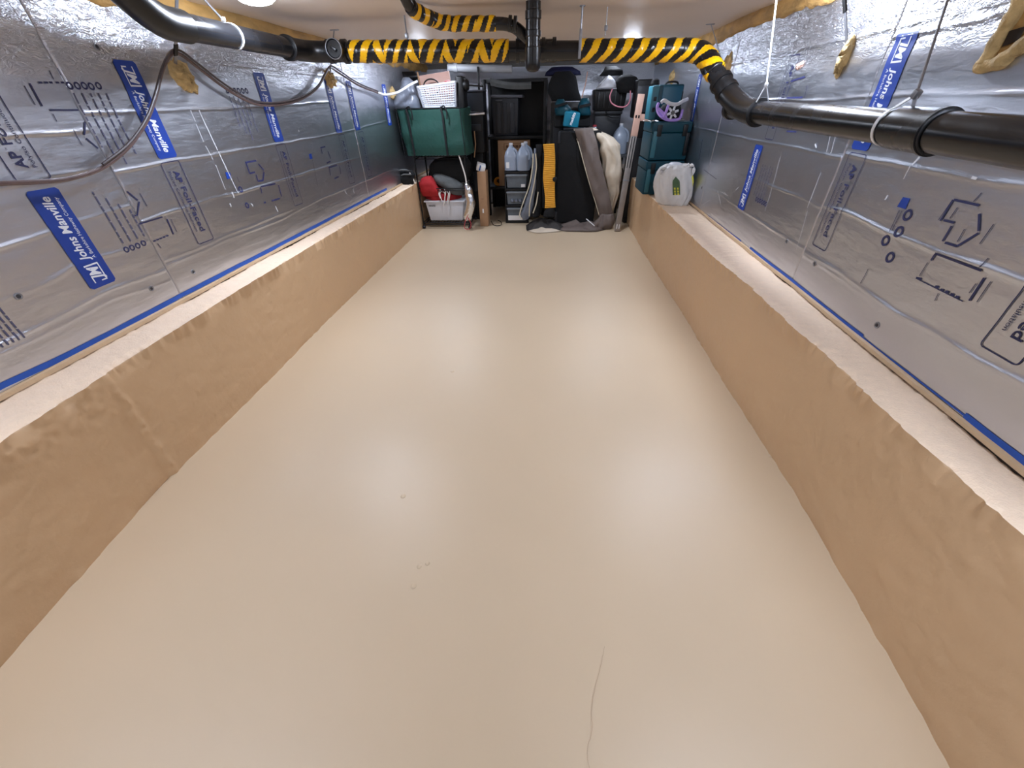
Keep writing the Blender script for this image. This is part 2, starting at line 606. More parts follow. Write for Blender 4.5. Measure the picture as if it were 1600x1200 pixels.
# walls: backing + foil insulation panels ------------------------------
b = B(); b.box((XL(1.9) - 0.09, (Y0 + Y1) / 2, 0.78), (0.1, Y1 - Y0, 1.66), CONC, rot=(0, 0, -math.atan(.0165)))
wl = b.build('wall_left'); tag(wl, 'left wall covered in silver foil insulation boards', 'wall', kind='structure')
b = B(); b.box((XR(1.9) + 0.09, (Y0 + Y1) / 2, 0.78), (0.1, Y1 - Y0, 1.66), CONC, rot=(0, 0, -math.atan(.024)))
wr = b.build('wall_right'); tag(wr, 'right wall covered in silver foil insulation boards', 'wall', kind='structure')
b = B(); b.box((-0.2, Y1 + 0.06, 0.78), (3.2, 0.1, 1.66), CONC)
wf = b.build('wall_far'); tag(wf, 'far end wall behind the stored things', 'wall', kind='structure')
b = B(); b.box((-0.2, Y0 - 0.06, 0.78), (3.2, 0.1, 1.66), CONC)
wn = b.build('wall_near'); tag(wn, 'end wall behind the viewer', 'wall', kind='structure')

FOIL_Z0, FOIL_Z1 = 0.475, 1.425


def crease_pts(side, pix):
    a = [wyz(x, y, side) for x, y in pix]
    a.sort()
    return [p[0] for p in a], [p[1] for p in a]


CREASES = {
    'L': [([(130, 177), (250, 174), (350, 170), (420, 166), (500, 160)], .0030, .0035, 1.43, 4.0),
          ([(0, 213), (60, 208), (137, 203)], .0030, .004, 0.6, 1.43),
          ([(0, 293), (90, 272)], .0026, .0035, 0.0, 1.43),
          ([(180, 270), (275, 250), (350, 239), (408, 230), (470, 219), (532, 208), (600, 190)], .0030, .0035, 1.43, 5.6),
          ([(0, 388), (70, 365), (110, 348), (150, 338), (200, 322)], .0024, .004, 0.0, 1.43),
          ([(216, 349), (268, 331), (330, 311), (373, 302), (420, 287), (470, 272), (560, 246)], .0030, .0035, 1.43, 5.6),
          ([(0, 470), (80, 440), (110, 418), (180, 395)], .0022, .005, 0.0, 1.43),
          ([(30, 525), (90, 495), (160, 458), (250, 425)], .0030, .004, 0.0, 1.43),
          ([(40, 535), (100, 507), (170, 470), (262, 440)], .0022, .004, 0.0, 1.43),
          ([(255, 418), (310, 395), (350, 377), (440, 343), (500, 311), (600, 270)], .0026, .004, 1.43, 5.6),
          ([(262, 407), (310, 388), (350, 370), (430, 338)], .002, .004, 1.43, 2.6),
          ([(380, 103), (430, 110), (500, 118), (560, 121)], .0040, .005, 2.2, 5.6),
          ([(380, 97), (430, 103), (500, 113)], .0035, .004, 2.2, 4.4),
          ([(0, 25), (100, 62), (200, 75), (270, 84)], .006, .016, 0.0, 2.1)],
    'R': [([(1085, 112), (1149, 99), (1219, 84), (1328, 60), (1400, 42)], .0040, .0045, 1.69, 5.6),
          ([(1380, 60), (1450, 48), (1520, 35), (1590, 12)], .0045, .005, 0.0, 1.69),
          ([(1420, 38), (1500, 20), (1560, 2)], .0035, .005, 0.0, 1.69),
          ([(1156, 156), (1250, 157), (1310, 156), (1345, 152)], .0028, .0035, 1.69, 5.6),
          ([(1345, 152), (1430, 147), (1520, 146), (1600, 144)], .0028, .004, 0.0, 1.69),
          ([(1080, 197), (1125, 208), (1180, 220), (1250, 232), (1308, 245)], .0028, .0035, 1.69, 5.6),
          ([(1315, 240), (1370, 252), (1430, 262), (1500, 275), (1600, 290)], .0026, .005, 0.0, 1.69),
          ([(1175, 278), (1210, 292), (1250, 308), (1278, 322)], .0026, .0035, 1.69, 5.6),
          ([(1280, 318), (1330, 335), (1400, 368), (1460, 393), (1530, 415), (1600, 440)], .0035, .005, 0.0, 1.69),
          ([(1120, 300), (1165, 332), (1210, 360), (1240, 380), (1268, 395)], .0032, .004, 1.69, 5.6),
          ([(1250, 390), (1300, 418), (1340, 445), (1400, 490), (1460, 520), (1530, 565), (1600, 600)], .0045, .006, 0.0, 1.69),
          ([(1265, 405), (1310, 432), (1380, 485), (1440, 518)], .0026, .005, 0.0, 1.69)]}
for side in CREASES:
    CREASES[side] = [crease_pts(side, c[0]) + c[1:] for c in CREASES[side]]


def foil_height(side, Y, Z):
    h = np.zeros_like(Y)
    for (cy, cz, amp, w, ya, yb) in CREASES[side]:
        zc = np.interp(Y, cy, cz) + 0.003 * vnoise(Y * 9 + 3, Y * 0 + cz[0] * 50, 41)
        mask = np.clip((Y - ya) / .01, 0, 1) * np.clip((yb - Y) / .01, 0, 1) * np.clip((Y - cy[0] + 0.25) / 0.2, 0, 1) * np.clip((cy[-1] + 0.25 - Y) / 0.2, 0, 1)
        h += mask * amp * (0.75 + 0.45 * vnoise(Y * 6 + 11, Y * 0 + cz[0] * 31, 42)) * np.exp(-np.abs((Z - zc) / w) ** 1.5)
    top = np.clip((Z - 1.225) / 0.05, 0, 1)
    cr = vnoise(Y * 22 + 5 + 4 * vnoise(Y * 7, Z * 7, 52), Z * 60 + 5, 51)
    cr2 = 1 - np.abs(vnoise(Y * 14 + 3, Z * 40 + 9, 53)) * 2
    h += top * (0.0007 * cr + 0.0008 * cr2)
    h += 0.0016 * vnoise(Y * 4 + 7, Z * 9 + 7, 54) + 0.0005 * vnoise(Y * 16 + 7, Z * 30 + 7, 55)
    h += 0.003 * np.exp(-((Z - 1.20) / 0.05) ** 2) * (Y < 1.9)
    return h


LUT_Y = np.arange(0.0, 5.0, 0.011)
LUT_Z = np.linspace(FOIL_Z0, FOIL_Z1, 236)
LUT = {sd: foil_height(sd, *np.meshgrid(LUT_Y, LUT_Z, indexing='ij')).tolist() for sd in 'LR'}
LUT_DZ = float(LUT_Z[1] - LUT_Z[0])


def surf_pt(side, y, z, off=0.0):
    u = min(max(y / 0.011, 0), len(LUT_Y) - 2); v = min(max((z - FOIL_Z0) / LUT_DZ, 0), 234)
    i, j = int(u), int(v)
    fu, fv = u - i, v - j
    T = LUT[side]
    h = (T[i][j] * (1 - fu) + T[i + 1][j] * fu) * (1 - fv) + (T[i][j + 1] * (1 - fu) + T[i + 1][j + 1] * fu) * fv
    return wpt(side, y, z, h + off)


def foil_panel(side, ya, yb, name='insulation_board'):
    n = max(8, int((yb - ya) / 0.016))
    yy = np.concatenate([[ya + 0.0008, ya + .003, ya + .006, ya + .009], np.linspace(ya + 0.014, yb - 0.014, n), [yb - .009, yb - .006, yb - .003, yb - 0.0008]])
    n = len(yy)
    zz = np.linspace(FOIL_Z0, FOIL_Z1, 236)
    Yg, Zg = np.meshgrid(yy, zz, indexing='ij')
    h = foil_height(side, Yg, Zg)
    ed = np.minimum(np.abs(Yg - ya), np.abs(Yg - yb))
    h = h - 0.003 * np.exp(-(ed / 0.0035) ** 2)
    sg = 1 if side == 'L' else -1
    X = (XL(Yg) if side == 'L' else XR(Yg)) + sg * h
    verts = np.stack([X, Yg, Zg], -1).reshape(-1, 3)
    m = len(zz)
    idx = np.arange(n * m).reshape(n, m)
    q = np.stack([idx[:-1, :-1], idx[1:, :-1], idx[1:, 1:], idx[:-1, 1:]], -1).reshape(-1, 4)
    if side == 'R': q = q[:, ::-1]
    V = verts.tolist(); F = q.tolist()
    # thickness: four side faces and a back
    ring = list(idx[:, 0]) + list(idx[-1, 1:]) + list(idx[-2::-1, -1]) + list(idx[0, -2:0:-1])
    base = len(V)
    for r in ring:
        v = V[r]; V.append([v[0] - sg * 0.022, v[1], v[2]])
    k = len(ring)
    for i in range(k):
        F.append([ring[i], base + i, base + (i + 1) % k, ring[(i + 1) % k]] if side == 'L' else [ring[i], ring[(i + 1) % k], base + (i + 1) % k, base + i])
    me = bpy.data.meshes.new(name)
    me.from_pydata(V, [], F)
    me.materials.append(FOIL)
    me.shade_smooth()
    me.set_sharp_from_angle(angle=math.radians(60))
    return link(name, me, wl if side == 'L' else wr)


LP = [(Y0, 1.43), (1.43, 3.45), (3.45, Y1)]
RP = [(Y0, 1.69), (1.69, 3.08), (3.08, Y1)]
PANEL = {('L', i): foil_panel('L', *p) for i, p in enumerate(LP)}
PANEL.update({('R', i): foil_panel('R', *p) for i, p in enumerate(RP)})


def panel_at(side, y):
    for i, (a, c) in enumerate(LP if side == 'L' else RP):
        if a <= y <= c:
            return PANEL[(side, i)]


for (name, par, yv, sgn) in (('insulation_board', wf, Y1, -1), ('insulation_board', wn, Y0, 1)):
    b = B()
    n1, n2 = 120, 90
    P = []
    for i in range(n1):
        x = -1.6 + 2.75 * i / (n1 - 1)
        col = []
        for j in range(n2):
            z = 0.02 + 1.42 * j / (n2 - 1)
            hgt = 0.004 * float(vnoise(np.array([x * 7 + 9]), np.array([z * 18 + 9]), 61)[0])
            col.append(Vector((x, yv + sgn * (0.01 + hgt), z)))
        P.append(col)
    b.grid(P, FOIL)
    b.build(name, par)


# ---- print on the foil: every mark is a thin skin just off the surface
def wall_fn(side, y, z, down=True, off=0.0018):
    """flat text frame on a wall; origin (y,z) is the start of the baseline"""
    def fn(tx, ty):
        if down:
            yy = y + ty if side == 'L' else y - ty
            zz = z - tx
        else:
            yy = y - ty if side == 'L' else y + ty
            zz = z + tx
        return surf_pt(side, yy, zz, off)
    return fn


def rrect(w, h, r, n=4):
    pts = []
    for cx, cy, a0 in ((w - r, h - r, 0), (r, h - r, 90), (r, r, 180), (w - r, r, 270)):
        for k in range(n + 1):
            a = math.radians(a0 + 90 * k / n)
            pts.append((cx + r * math.cos(a), cy + r * math.sin(a)))
    return pts


def brand_label(side, y, z, L=0.302, W=0.092, down=True):
    """blue company label; (y, z) is the start of the baseline edge"""
    b = B()
    fn = wall_fn(side, y, z, down, 0.0017)
    fn2 = wall_fn(side, y, z, down, 0.0023)
    # a strip mesh with rounded ends so it follows the creased foil
    n = 40
    r = 0.008
    rows = []
    for k in range(n + 1):
        x = L * k / n
        inset = 0.0
        for e in (x, L - x):
            if e < r: inset = max(inset, r - math.sqrt(max(0, r * r - (r - e) ** 2)))
        rows.append([fn(x, inset + (W - 2 * inset) * j / 8) for j in range(9)])
    b.grid(rows, BLUE)
    # emblem: outlined tile with the two letters
    for (x0, y0, x1, y1) in ((.016, .024, .074, .028), (.016, .066, .040, .070), (.070, .024, .075, .072), (.016, .024, .020, .044)):
        b.grid([[fn2(x0, y0), fn2(x0, y1)], [fn2(x1, y0), fn2(x1, y1)]], WHITEP)
    put_text(b, 'JM', WHITEP, fn2, .046, .034, .022, .034, bold=0.035, shear=0.25)
    put_text(b, 'Johns Manville', WHITEP, fn2, .196, .027, .086, .040, bold=0.022, shear=0.2)
    put_text(b, 'A Berkshire Hathaway Company', WHITEP, fn2, .188, .011, .088, .018, shear=0.1)
    return b.build('brand_label', panel_at(side, y), sharp=0, recalc=False)


def outline(b, pts, fn, w, m):
    n = len(pts)
    for i in range(n):
        a = Vector(pts[i]); c = Vector(pts[(i + 1) % n])
        d = (c - a)
        if d.length < 1e-6: continue
        nrm = Vector((-d.y, d.x)).normalized() * w / 2
        steps = max(1, int(d.length / 0.012))
        b.grid([[fn(*(a + d * k / steps + nrm)), fn(*(a + d * k / steps - nrm))] for k in range(steps + 1)], m)


def product_box(side, y, z, L=0.312, W=0.092, down=True):
    b = B()
    fn = wall_fn(side, y, z, down, 0.0017)
    outline(b, rrect(L, W, 0.009), fn, 0.0028, NAVY)
    put_text(b, 'AP', NAVY, fn, .044, .026, .032, .042, bold=0.03)
    put_text(b, 'TM', NAVY, fn, .007, .005, .079, .064)
    put_text(b, 'Foil-Faced', NAVY, fn, .176, .026, .092, .042, bold=0.008)
    put_text(b, 'Polyiso Continuous Insulation', NAVY, fn, .230, .012, .032, .018)
    return b.build('product_name_print', panel_at(side, y), sharp=0, recalc=False)


def strokes(side, lines, name='diagram_print', w=0.005, m=NAVY, thin=0.0022):
    """lines in picture pixels laid on the wall plane; a trailing 't' means a thin line"""
    b = B()
    yc = None
    for ln in lines:
        lw = thin if ln[-1] == 't' else w
        p = [wyz(ln[0], ln[1], side), wyz(ln[2], ln[3], side)]
        if yc is None: yc = p[0][0]
        a = Vector(p[0]); c = Vector(p[1]); d = c - a
        nrm = Vector((-d.y, d.x)).normalized() * lw / 2
        st = max(1, int(d.length / 0.012))
        b.grid([[surf_pt(side, *(a + d * k / st + nrm), 0.0018), surf_pt(side, *(a + d * k / st - nrm), 0.0018)] for k in range(st + 1)], m)
    return b.build(name, panel_at(side, yc), sharp=0, recalc=False)


def ringmarks(side, cs, r=0.0105, name='feature_icon_print'):
    b = B()
    for (px, py) in cs:
        y, z = wyz(px, py, side)
        rows = []
        for k in range(17):
            a = 2 * PI * k / 16
            rows.append([surf_pt(side, y + r * math.cos(a), z + r * math.sin(a), .001), surf_pt(side, y + r * .55 * math.cos(a), z + r * .55 * math.sin(a), .001)])
        b.grid(rows, NAVY)
    y, z = wyz(cs[0][0], cs[0][1], side)
    return b.build(name, panel_at(side, y), sharp=0, recalc=False)




def words(side, cols, down, name='small_text_print'):
    """columns of small lettering: (y, z start, length)"""
    b = B()
    for i, (y, z, L) in enumerate(cols):
        fn = wall_fn(side, y, z, down, .0018)
        u = 0.0
        rr = random.Random(i * 7 + int(y * 100))
        while u < L:
            w = min(rr.uniform(.010, .030), L - u)
            b.grid([[fn(u, 0), fn(u, .0042)], [fn(u + w * .5, 0), fn(u + w * .5, .0042)], [fn(u + w, 0), fn(u + w, .0042)]], NAVYL)
            u += w + .004
    return b.build(name, panel_at(side, cols[0][0]), sharp=0, recalc=False)


# left wall: upper row reads downwards, lower row (near board) upwards
for y in (1.632, 2.402, 3.142, 3.462, 4.175):
    brand_label('L', y, 1.267)
brand_label('L', 1.226, 0.632, down=False)
for y in (1.628, 2.398, 3.16, 3.50):
    product_box('L', y, 0.952)
product_box('L', 1.226, 0.958, down=False)
# right wall
brand_label('R', 1.662, 1.267)
brand_label('R', 3.80, 1.257)
brand_label('R', 2.352, 0.616, down=False)
product_box('R', 1.655, 0.955)
product_box('R', 0.882, 0.948)
product_box('R', 2.36, 1.26, down=True)

# house and floor-plan diagrams, taken line by line
strokes('L', [(44, 130, 65, 166), (36, 134, 54, 164, 't'), (77, 172, 122, 172), (82, 178, 88, 190, 't'), (132, 190, 131, 211), (134, 216, 153, 232), (114, 203, 128, 227, 't'),
              (58, 129, 64, 129), (67, 129, 73, 129), (75, 129, 80, 129), (85, 129, 90, 129), (93, 129, 98, 129), (75, 110, 82, 124, 't'), (87, 106, 93, 118, 't')])
strokes('L', [(198, 299, 215, 313), (217, 315, 214, 336), (214, 336, 210, 337), (218, 302, 229, 322, 't'), (217, 350, 253, 339), (260, 342, 271, 366), (266, 342, 276, 362, 't'),
              (239, 377, 243, 376), (244, 375, 248, 374), (249, 373, 253, 372), (254, 371, 258, 370), (259, 369, 263, 368), (246, 380, 252, 388, 't')])
strokes('L', [(383, 254, 400, 251), (384, 254, 390, 271), (390, 271, 398, 269), (400, 273, 403, 283), (403, 283, 411, 282), (411, 282, 412, 268), (412, 266, 403, 256),
              (407, 292, 430, 287), (407, 293, 409, 302), (435, 289, 440, 307), (424, 314, 437, 310), (412, 317, 415, 316), (430, 318, 432, 328, 't')], w=.007)
strokes('L', [(500, 231, 508, 229), (501, 231, 503, 240), (512, 236, 516, 248), (516, 252, 510, 255), (513, 262, 526, 258), (514, 263, 516, 274), (530, 260, 532, 272), (522, 279, 529, 276)], w=.008)
strokes('R', [(1491, 312, 1531, 321), (1490, 312, 1470, 345), (1475, 344, 1492, 348), (1488, 353, 1474, 377), (1478, 379, 1497, 385), (1498, 384, 1530, 364), (1531, 334, 1530, 361),
              (1487, 315, 1467, 344, 't'), (1497, 324, 1485, 341, 't'), (1508, 358, 1497, 378, 't'), (1554, 350, 1532, 381, 't'), (1535, 301, 1522, 315, 't')], w=.0055)
strokes('R', [(1463, 396, 1536, 423), (1463, 397, 1456, 407), (1540, 434, 1516, 470), (1433, 434, 1441, 436), (1451, 410, 1438, 431, 't'), (1550, 440, 1528, 472, 't'), (1527, 443, 1516, 458, 't'),
              (1463, 447, 1468, 449), (1471, 452, 1476, 454), (1479, 455, 1484, 457), (1487, 459, 1492, 461), (1495, 463, 1500, 465), (1468, 458, 1462, 470, 't'), (1546, 403, 1533, 418, 't'),
              (1435, 436, 1506, 471, 't')], w=.0055)
strokes('R', [(1236, 127, 1258, 120), (1235, 132, 1229, 150, 't'), (1230, 153, 1255, 152), (1258, 153, 1262, 133, 't'), (1230, 205, 1244, 206), (1246, 205, 1250, 195, 't')], w=.006)
strokes('R', [(1112, 218, 1107, 246, 't'), (1098, 218, 1092, 250), (1100, 265, 1120, 280, 't')], w=.006)
# icon rows with their captions
ringmarks('L', [(107, 134), (119, 134), (130, 134), (141, 135), (152, 134)])
ringmarks('L', [(197, 390), (206, 387), (215, 384), (224, 380)])
ringmarks('L', [(355, 141), (361, 142), (367, 142), (373, 142), (379, 142), (385, 142)], r=.012)
ringmarks('R', [(1182, 311), (1185, 313), (1188, 314), (1191, 316), (1194, 317), (1197, 319)], r=.011)
ringmarks('R', [(1418, 336), (1405, 362), (1384, 376), (1391, 402)], r=.016, name='approval_mark_print')
ringmarks('L', [(376, 296), (386, 321)], r=.014, name='approval_mark_print')
y0, z0 = wyz(112, 145, 'L')
words('L', [(y0 + .028 * i, z0, .15 + .03 * (i % 3)) for i in range(5)], True)
y0, z0 = wyz(357, 150, 'L')
words('L', [(y0 + .03 * i, z0, .12 + .03 * (i % 3)) for i in range(5)], True)
y0, z0 = wyz(193, 380, 'L')
words('L', [(y0 + .03 * i, z0, .17 - .025 * i) for i in range(4)], False)
y0, z0 = wyz(1178, 305, 'R')
words('R', [(y0 - .028 * i, z0, .14) for i in range(5)], False)
y0, z0 = wyz(0, 550, 'L')
words('L', [(y0 + .014 * i, z0 + .008, .13) for i in range(6)], False)
# small solid squares
for side, q in (('L', [(352, 269), (359, 269), (362, 278), (355, 280)]), ('L', [(482, 241), (486, 240), (488, 248), (484, 249)]), ('R', [(1411, 308), (1422, 310), (1415, 327), (1402, 323)])):
    b = B()
    c = [wyz(x, y, side) for x, y in q]
    b.poly([surf_pt(side, y, z, .0012) for y, z in c], BLUE)
    b.build('square_print', panel_at(side, c[0][0]), sharp=0, recalc=False)
strokes('L', [(363, 281, 372, 300, 't'), (370, 276, 374, 285, 't'), (488, 250, 496, 290, 't')], name='caption_line_print')
strokes('R', [(1406, 328, 1391, 362, 't'), (1410, 329, 1395, 360, 't'), (1358, 420, 1345, 443, 't')], name='caption_line_print')

SCUFF = mat('foil_scuff', (0.85, 0.86, 0.9, 1), 0.5, 0.6)
strokes('L', [(310, 172, 340, 235), (341, 237, 372, 302), (297, 172, 305, 190, 't'), (306, 194, 318, 222, 't'), (321, 228, 333, 250, 't'), (337, 258, 352, 296, 't')], 'foil_scuff', .005, SCUFF, .003)
strokes('L', [(362, 300, 366, 309), (359, 318, 361, 323), (430, 322, 434, 331), (392, 318, 395, 322), (466, 203, 467, 206), (538, 297, 541, 303), (551, 296, 553, 302)], 'foil_scuff', .007, SCUFF)
strokes('R', [(1122, 298, 1127, 320), (1128, 300, 1138, 306, 't'), (1150, 297, 1155, 292), (1132, 300, 1136, 305, 't'), (1098, 320, 1110, 312, 't')], 'foil_scuff', .004, SCUFF)
strokes('R', [(1438, 245, 1426, 258), (1424, 258, 1412, 280, 't'), (1388, 305, 1384, 312), (1300, 205, 1292, 238, 't'), (1308, 206, 1299, 240, 't'), (1274, 225, 1276, 231), (1520, 277, 1528, 279), (1318, 200, 1312, 215)], 'foil_scuff', .006, SCUFF)
strokes('R', [(1220, 245, 1196, 330, 't'), (1283, 270, 1262, 325, 't'), (1262, 330, 1245, 390, 't')], 'foil_scuff', .004, SCUFF, .002)

# dents and screw heads in the foil
DENT = mat('dent_dark', srgb(50, 50, 56), 0.5)
for side, px, py in (('L', 236, 451), ('L', 302, 425), ('L', 150, 73), ('L', 28, 463), ('R', 1229, 377), ('R', 1273, 412), ('R', 1371, 508), ('R', 1097, 293)):
    y, z = wyz(px, py, side)
    b = B()
    ax = (1, 0, 0) if side == 'L' else (-1, 0, 0)
    b.lathe(surf_pt(side, y, z, -0.004), [(.011, 0.002), (.010, .006), (.007, .0065), (.006, .005), (.001, .0048)], STEEL, seg=14, axis=ax)
    b.lathe(surf_pt(side, y, z, 0.0), [(.0055, 0.001), (.005, .0022), (.001, .0024)], DENT, seg=10, axis=ax)
    b.build('screw_head', panel_at(side, y))

# painted bottom edge strip, dark joint and blue tape ----------------------
for side in 'LR':
    par = wl if side == 'L' else wr
    sg = 1 if side == 'L' else -1
    yy = np.linspace(Y0, Y1, 420)
    o1 = 0.007 + 0.003 * vnoise(yy * 3, yy * 0 + 2, 71) + 0.0015 * vnoise(yy * 16, yy * 0 + 2, 72)
    zb = LEDGE_Z + 0.008 + 0.003 * vnoise(yy * 2.4 + (9 if side == 'L' else 0), yy * 0 + 5, 73)
    P = [[wpt(side, y, FOIL_Z0 + .003, .001) for y in yy], [wpt(side, y, FOIL_Z0 - .001, o1[i] * .8) for i, y in enumerate(yy)],
         [wpt(side, y, (zb[i] + FOIL_Z0) / 2, o1[i]) for i, y in enumerate(yy)],
         [wpt(side, y, zb[i], o1[i] + .001) for i, y in enumerate(yy)], [wpt(side, y, zb[i], -.012) for i, y in enumerate(yy)]]
    b = B(); b.grid(P, EDGE)
    b.build('board_edge_strip', par, sharp=30)
    b = B()
    b.grid([[wpt(side, y, LEDGE_Z - .004, .003) for y in yy], [wpt(side, y, LEDGE_Z + .013, .003) for y in yy]], GAP)  # dark open joint between the edge strip and the ledge
    b.build('joint_gap', par)


def tape(side, pix, w=0.017):
    pts = sorted(wyz(x, y, side) for x, y in pix)
    yy = np.linspace(pts[0][0], pts[-1][0], max(8, int((pts[-1][0] - pts[0][0]) / .02)))
    zc = np.interp(yy, [p[0] for p in pts], [p[1] for p in pts])
    lo = zc - w / 2 + 0.0015 * vnoise(yy * 14, yy * 0 + 3, 81)
    hi = zc + w / 2 + 0.0006 * vnoise(yy * 9, yy * 0 + 4, 82)
    b = B()
    rows = []
    for t in (0, .25, .5, .75, 1):
        rows.append([surf_pt(side, y, float(max(lo[i] * (1 - t) + hi[i] * t, FOIL_Z0 + .001)), 0.0016) for i, y in enumerate(yy)])
    b.grid(rows, TAPE)
    return b.build('masking_tape', wl if side == 'L' else wr, sharp=0, recalc=False)


tape('L', [(-200, 706), (0, 604), (90, 562), (175, 519), (275, 466), (350, 427), (430, 386), (507, 346), (560, 318), (604, 295)])
tape('R', [(1106, 338), (1130, 357), (1158, 378)], .014)
tape('R', [(1172, 388), (1235, 437), (1290, 482), (1348, 527)])
tape('R', [(1507, 649), (1560, 691), (1600, 721), (1700, 800)])
tape('R', [(1348, 527), (1400, 567), (1460, 613), (1507, 649)], .004)

# sill band between foil and ceiling ------------------------------------------
for side in 'LR':
    yy = np.linspace(Y0, Y1, 360)
    lo = FOIL_Z1 - 0.012 + 0.012 * vnoise(yy * 5, yy * 0 + 3, 91) + 0.006 * vnoise(yy * 20, yy * 0 + 3, 92)
    P = []
    for k in range(7):
        t = k / 6
        z = lo * (1 - t) + (CEIL_Z + .012) * t
        o = 0.004 + 0.012 * math.sin(PI * t) + 0.008 * vnoise(yy * 14, z * 40, 93)
        P.append([wpt(side, y, float(z[i]), float(o[i])) for i, y in enumerate(yy)])
    b = B()
    b.grid([[p - Vector(((.03 if side == 'L' else -.03), 0, 0)) for p in P[0]]] + P, SILL)
    o = b.build('trim_1' if side == 'L' else 'trim_2', sharp=0)
    for p in o.data.polygons: p.use_smooth = True
    tag(o, 'rough tan foam and timber band under the ceiling on the %s wall' % ('left' if side == 'L' else 'right'), 'trim', kind='structure')


# ================================================================== LAMPS
def lamp(x, y, f, label):
    e = empty('ceiling_lamp', (x, y, CEIL_Z), label, 'lamp', 'round ceiling lamps')
    b = B(); b.lathe((x, y, CEIL_Z - .022), [(.075, 0), (.08, .004), (.08, .02), (.07, .026)], WHITEPL, seg=32)
    b.build('housing', e)
    m = LAMPG
    if f != 1.0:
        m = mat('lamp_diffuser_%.2f' % f, (1, 1, 1, 1), 0.4, emit=LAMP_COLOR, estr=LAMP_STRENGTH * f)
    b = B(); b.lathe((x, y, CEIL_Z - .045), [(.004, 0), (.03, .002), (.052, .008), (.066, .018), (.07, .024)], m, seg=32)
    b.build('diffuser', e)


LAMP_LABELS = ['round glowing lamp on the ceiling above the left drain pipe', 'round glowing lamp on the ceiling above the right drain pipe',
               'round glowing lamp over the white laundry basket at the far left', 'round glowing lamp over the black bins at the far right',
               'round glowing lamp on the ceiling to the left of the viewer', 'round glowing lamp on the ceiling to the right of the viewer',
               'round glowing lamp on the ceiling behind the left striped pipe', 'round glowing lamp on the ceiling behind the right striped pipe']
for (x, y, f), lb in zip(LAMPS, LAMP_LABELS):
    lamp(x, y, f, lb)
#@@OBJECTS
# ================================================================== DRAIN PIPES
PR = 0.040
drain = empty('drain_pipe', (-0.1, 2.5, 1.23), 'black plastic drain pipe run along both walls and across under the ceiling', 'pipe')
left_path = bend([(-1.30, 1.38, 1.53), (-1.30, 1.63, 1.358), (-1.30, 2.44, 1.357)], .10)
b = B(); b.tube(left_path, PR, ABS, 28); b.build('pipe_length', drain)
elb = bend([(-1.30, 1.44, 1.50), (-1.30, 1.63, 1.358), (-1.30, 1.76, 1.3575)], .10)
b = B(); b.tube(elb, PR + .007, ABS2, 28); b.build('elbow', drain)
corner = bend([(-1.30, 2.42, 1.357), (-1.29, 2.62, 1.356), (-1.08, 2.62, 1.352)], .13)
b = B(); b.tube(corner, PR + .005, ABS2, 28)
for p, d in (((-1.30, 2.43, 1.357), (0, 1, 0)), ((-1.17, 2.62, 1.354), (1, 0, 0)), ((-1.09, 2.62, 1.352), (1, 0, 0))):
    b.lathe(p, [(PR + .004, -.012), (PR + .011, -.011), (PR + .011, .011), (PR + .004, .012)], ABS2, 28, axis=d)
b.build('elbow', drain)
# clean-out with plug
b = B()
cx = at(525, 77, 2.56).x
b.cyl((cx, 2.62, 1.352), (cx, 2.545, 1.357), .040, ABS2, 28)
b.lathe((cx, 2.545, 1.357), [(.040, 0), (.043, .004), (.043, .012), (.036, .014), (.034, .010), (.002, .010)], ABS, 32, axis=(0, -1, .05))
b.build('cleanout', drain)
b = B(); b.box((cx, 2.530, 1.358), (.030, .016, .012), ABS2, rot=(0, .6, 0), bevel=.002)
b.build('cleanout_plug', drain)
b = B(); b.tube([(cx + .041 * math.cos(a), 2.532, 1.357 + .041 * math.sin(a)) for a in np.linspace(0, 2 * PI, 40)], .0022, STEEL, 8, caps=False); b.build('cleanout_rim', drain)
main_path = bend([(-1.10, 2.62, 1.352), (0.735, 2.60, 1.308), (0.850, 2.39, 1.118)], .07, 10)
b = B(); b.tube(main_path, PR, ABS, 28); b.build('pipe_length', drain)


def resample(path, ds):
    d = [0]
    for i in range(1, len(path)): d.append(d[-1] + (path[i] - path[i - 1]).length)
    n = int(d[-1] / ds)
    s = np.linspace(0, d[-1], n)
    P = [Vector([float(np.interp(q, d, [p[k] for p in path])) for k in range(3)]) for q in s]
    return P, s


def hazard_wrap(path, s0, s1, r, colour, parent, seed):
    P, s = resample(path, .004)
    sel = [i for i in range(len(s)) if s0 <= s[i] <= s1]
    P = [P[i] for i in sel]; s = [s[i] for i in sel]
    seg = 56
    rings = []
    up = Vector((0, 0, 1))
    for i, p in enumerate(P):
        t = (P[min(i + 1, len(P) - 1)] - P[max(i - 1, 0)]).normalized()
        a = (up - t * up.dot(t)).normalized(); bb = t.cross(a); up = a
        ring = []
        for k in range(seg):
            th = 2 * PI * k / seg
            w = s[i] / .05 + th / (2 * PI)
            rr = r + .0022 * (w - math.floor(w)) + .001 * math.sin(s[i] * 90 + 3 * th)
            if i in (0, len(P) - 1): rr = r - .006
            ring.append(p + (a * math.cos(th) + bb * math.sin(th)) * rr)
        rings.append(ring)
    b = B()
    b.grid(rings, YEL, closed_v=True, facemat=lambda i, j: colour(s[i], 2 * PI * (j + .5) / seg))
    return b.build('hazard_tape_wrap', parent, sharp=0)


rt = [random.random() for _ in range(80)]


def messy(s, th):
    w = s / .062 + th / (2 * PI) * 1.0
    n = math.floor(w)
    f = w - n
    sl = 1.0 if n % 3 else -0.75
    ph = s / .088 + sl * th * .30 + rt[n % 80] * .55 + .10 * f
    return YEL if (ph % 1) < .52 else BLK


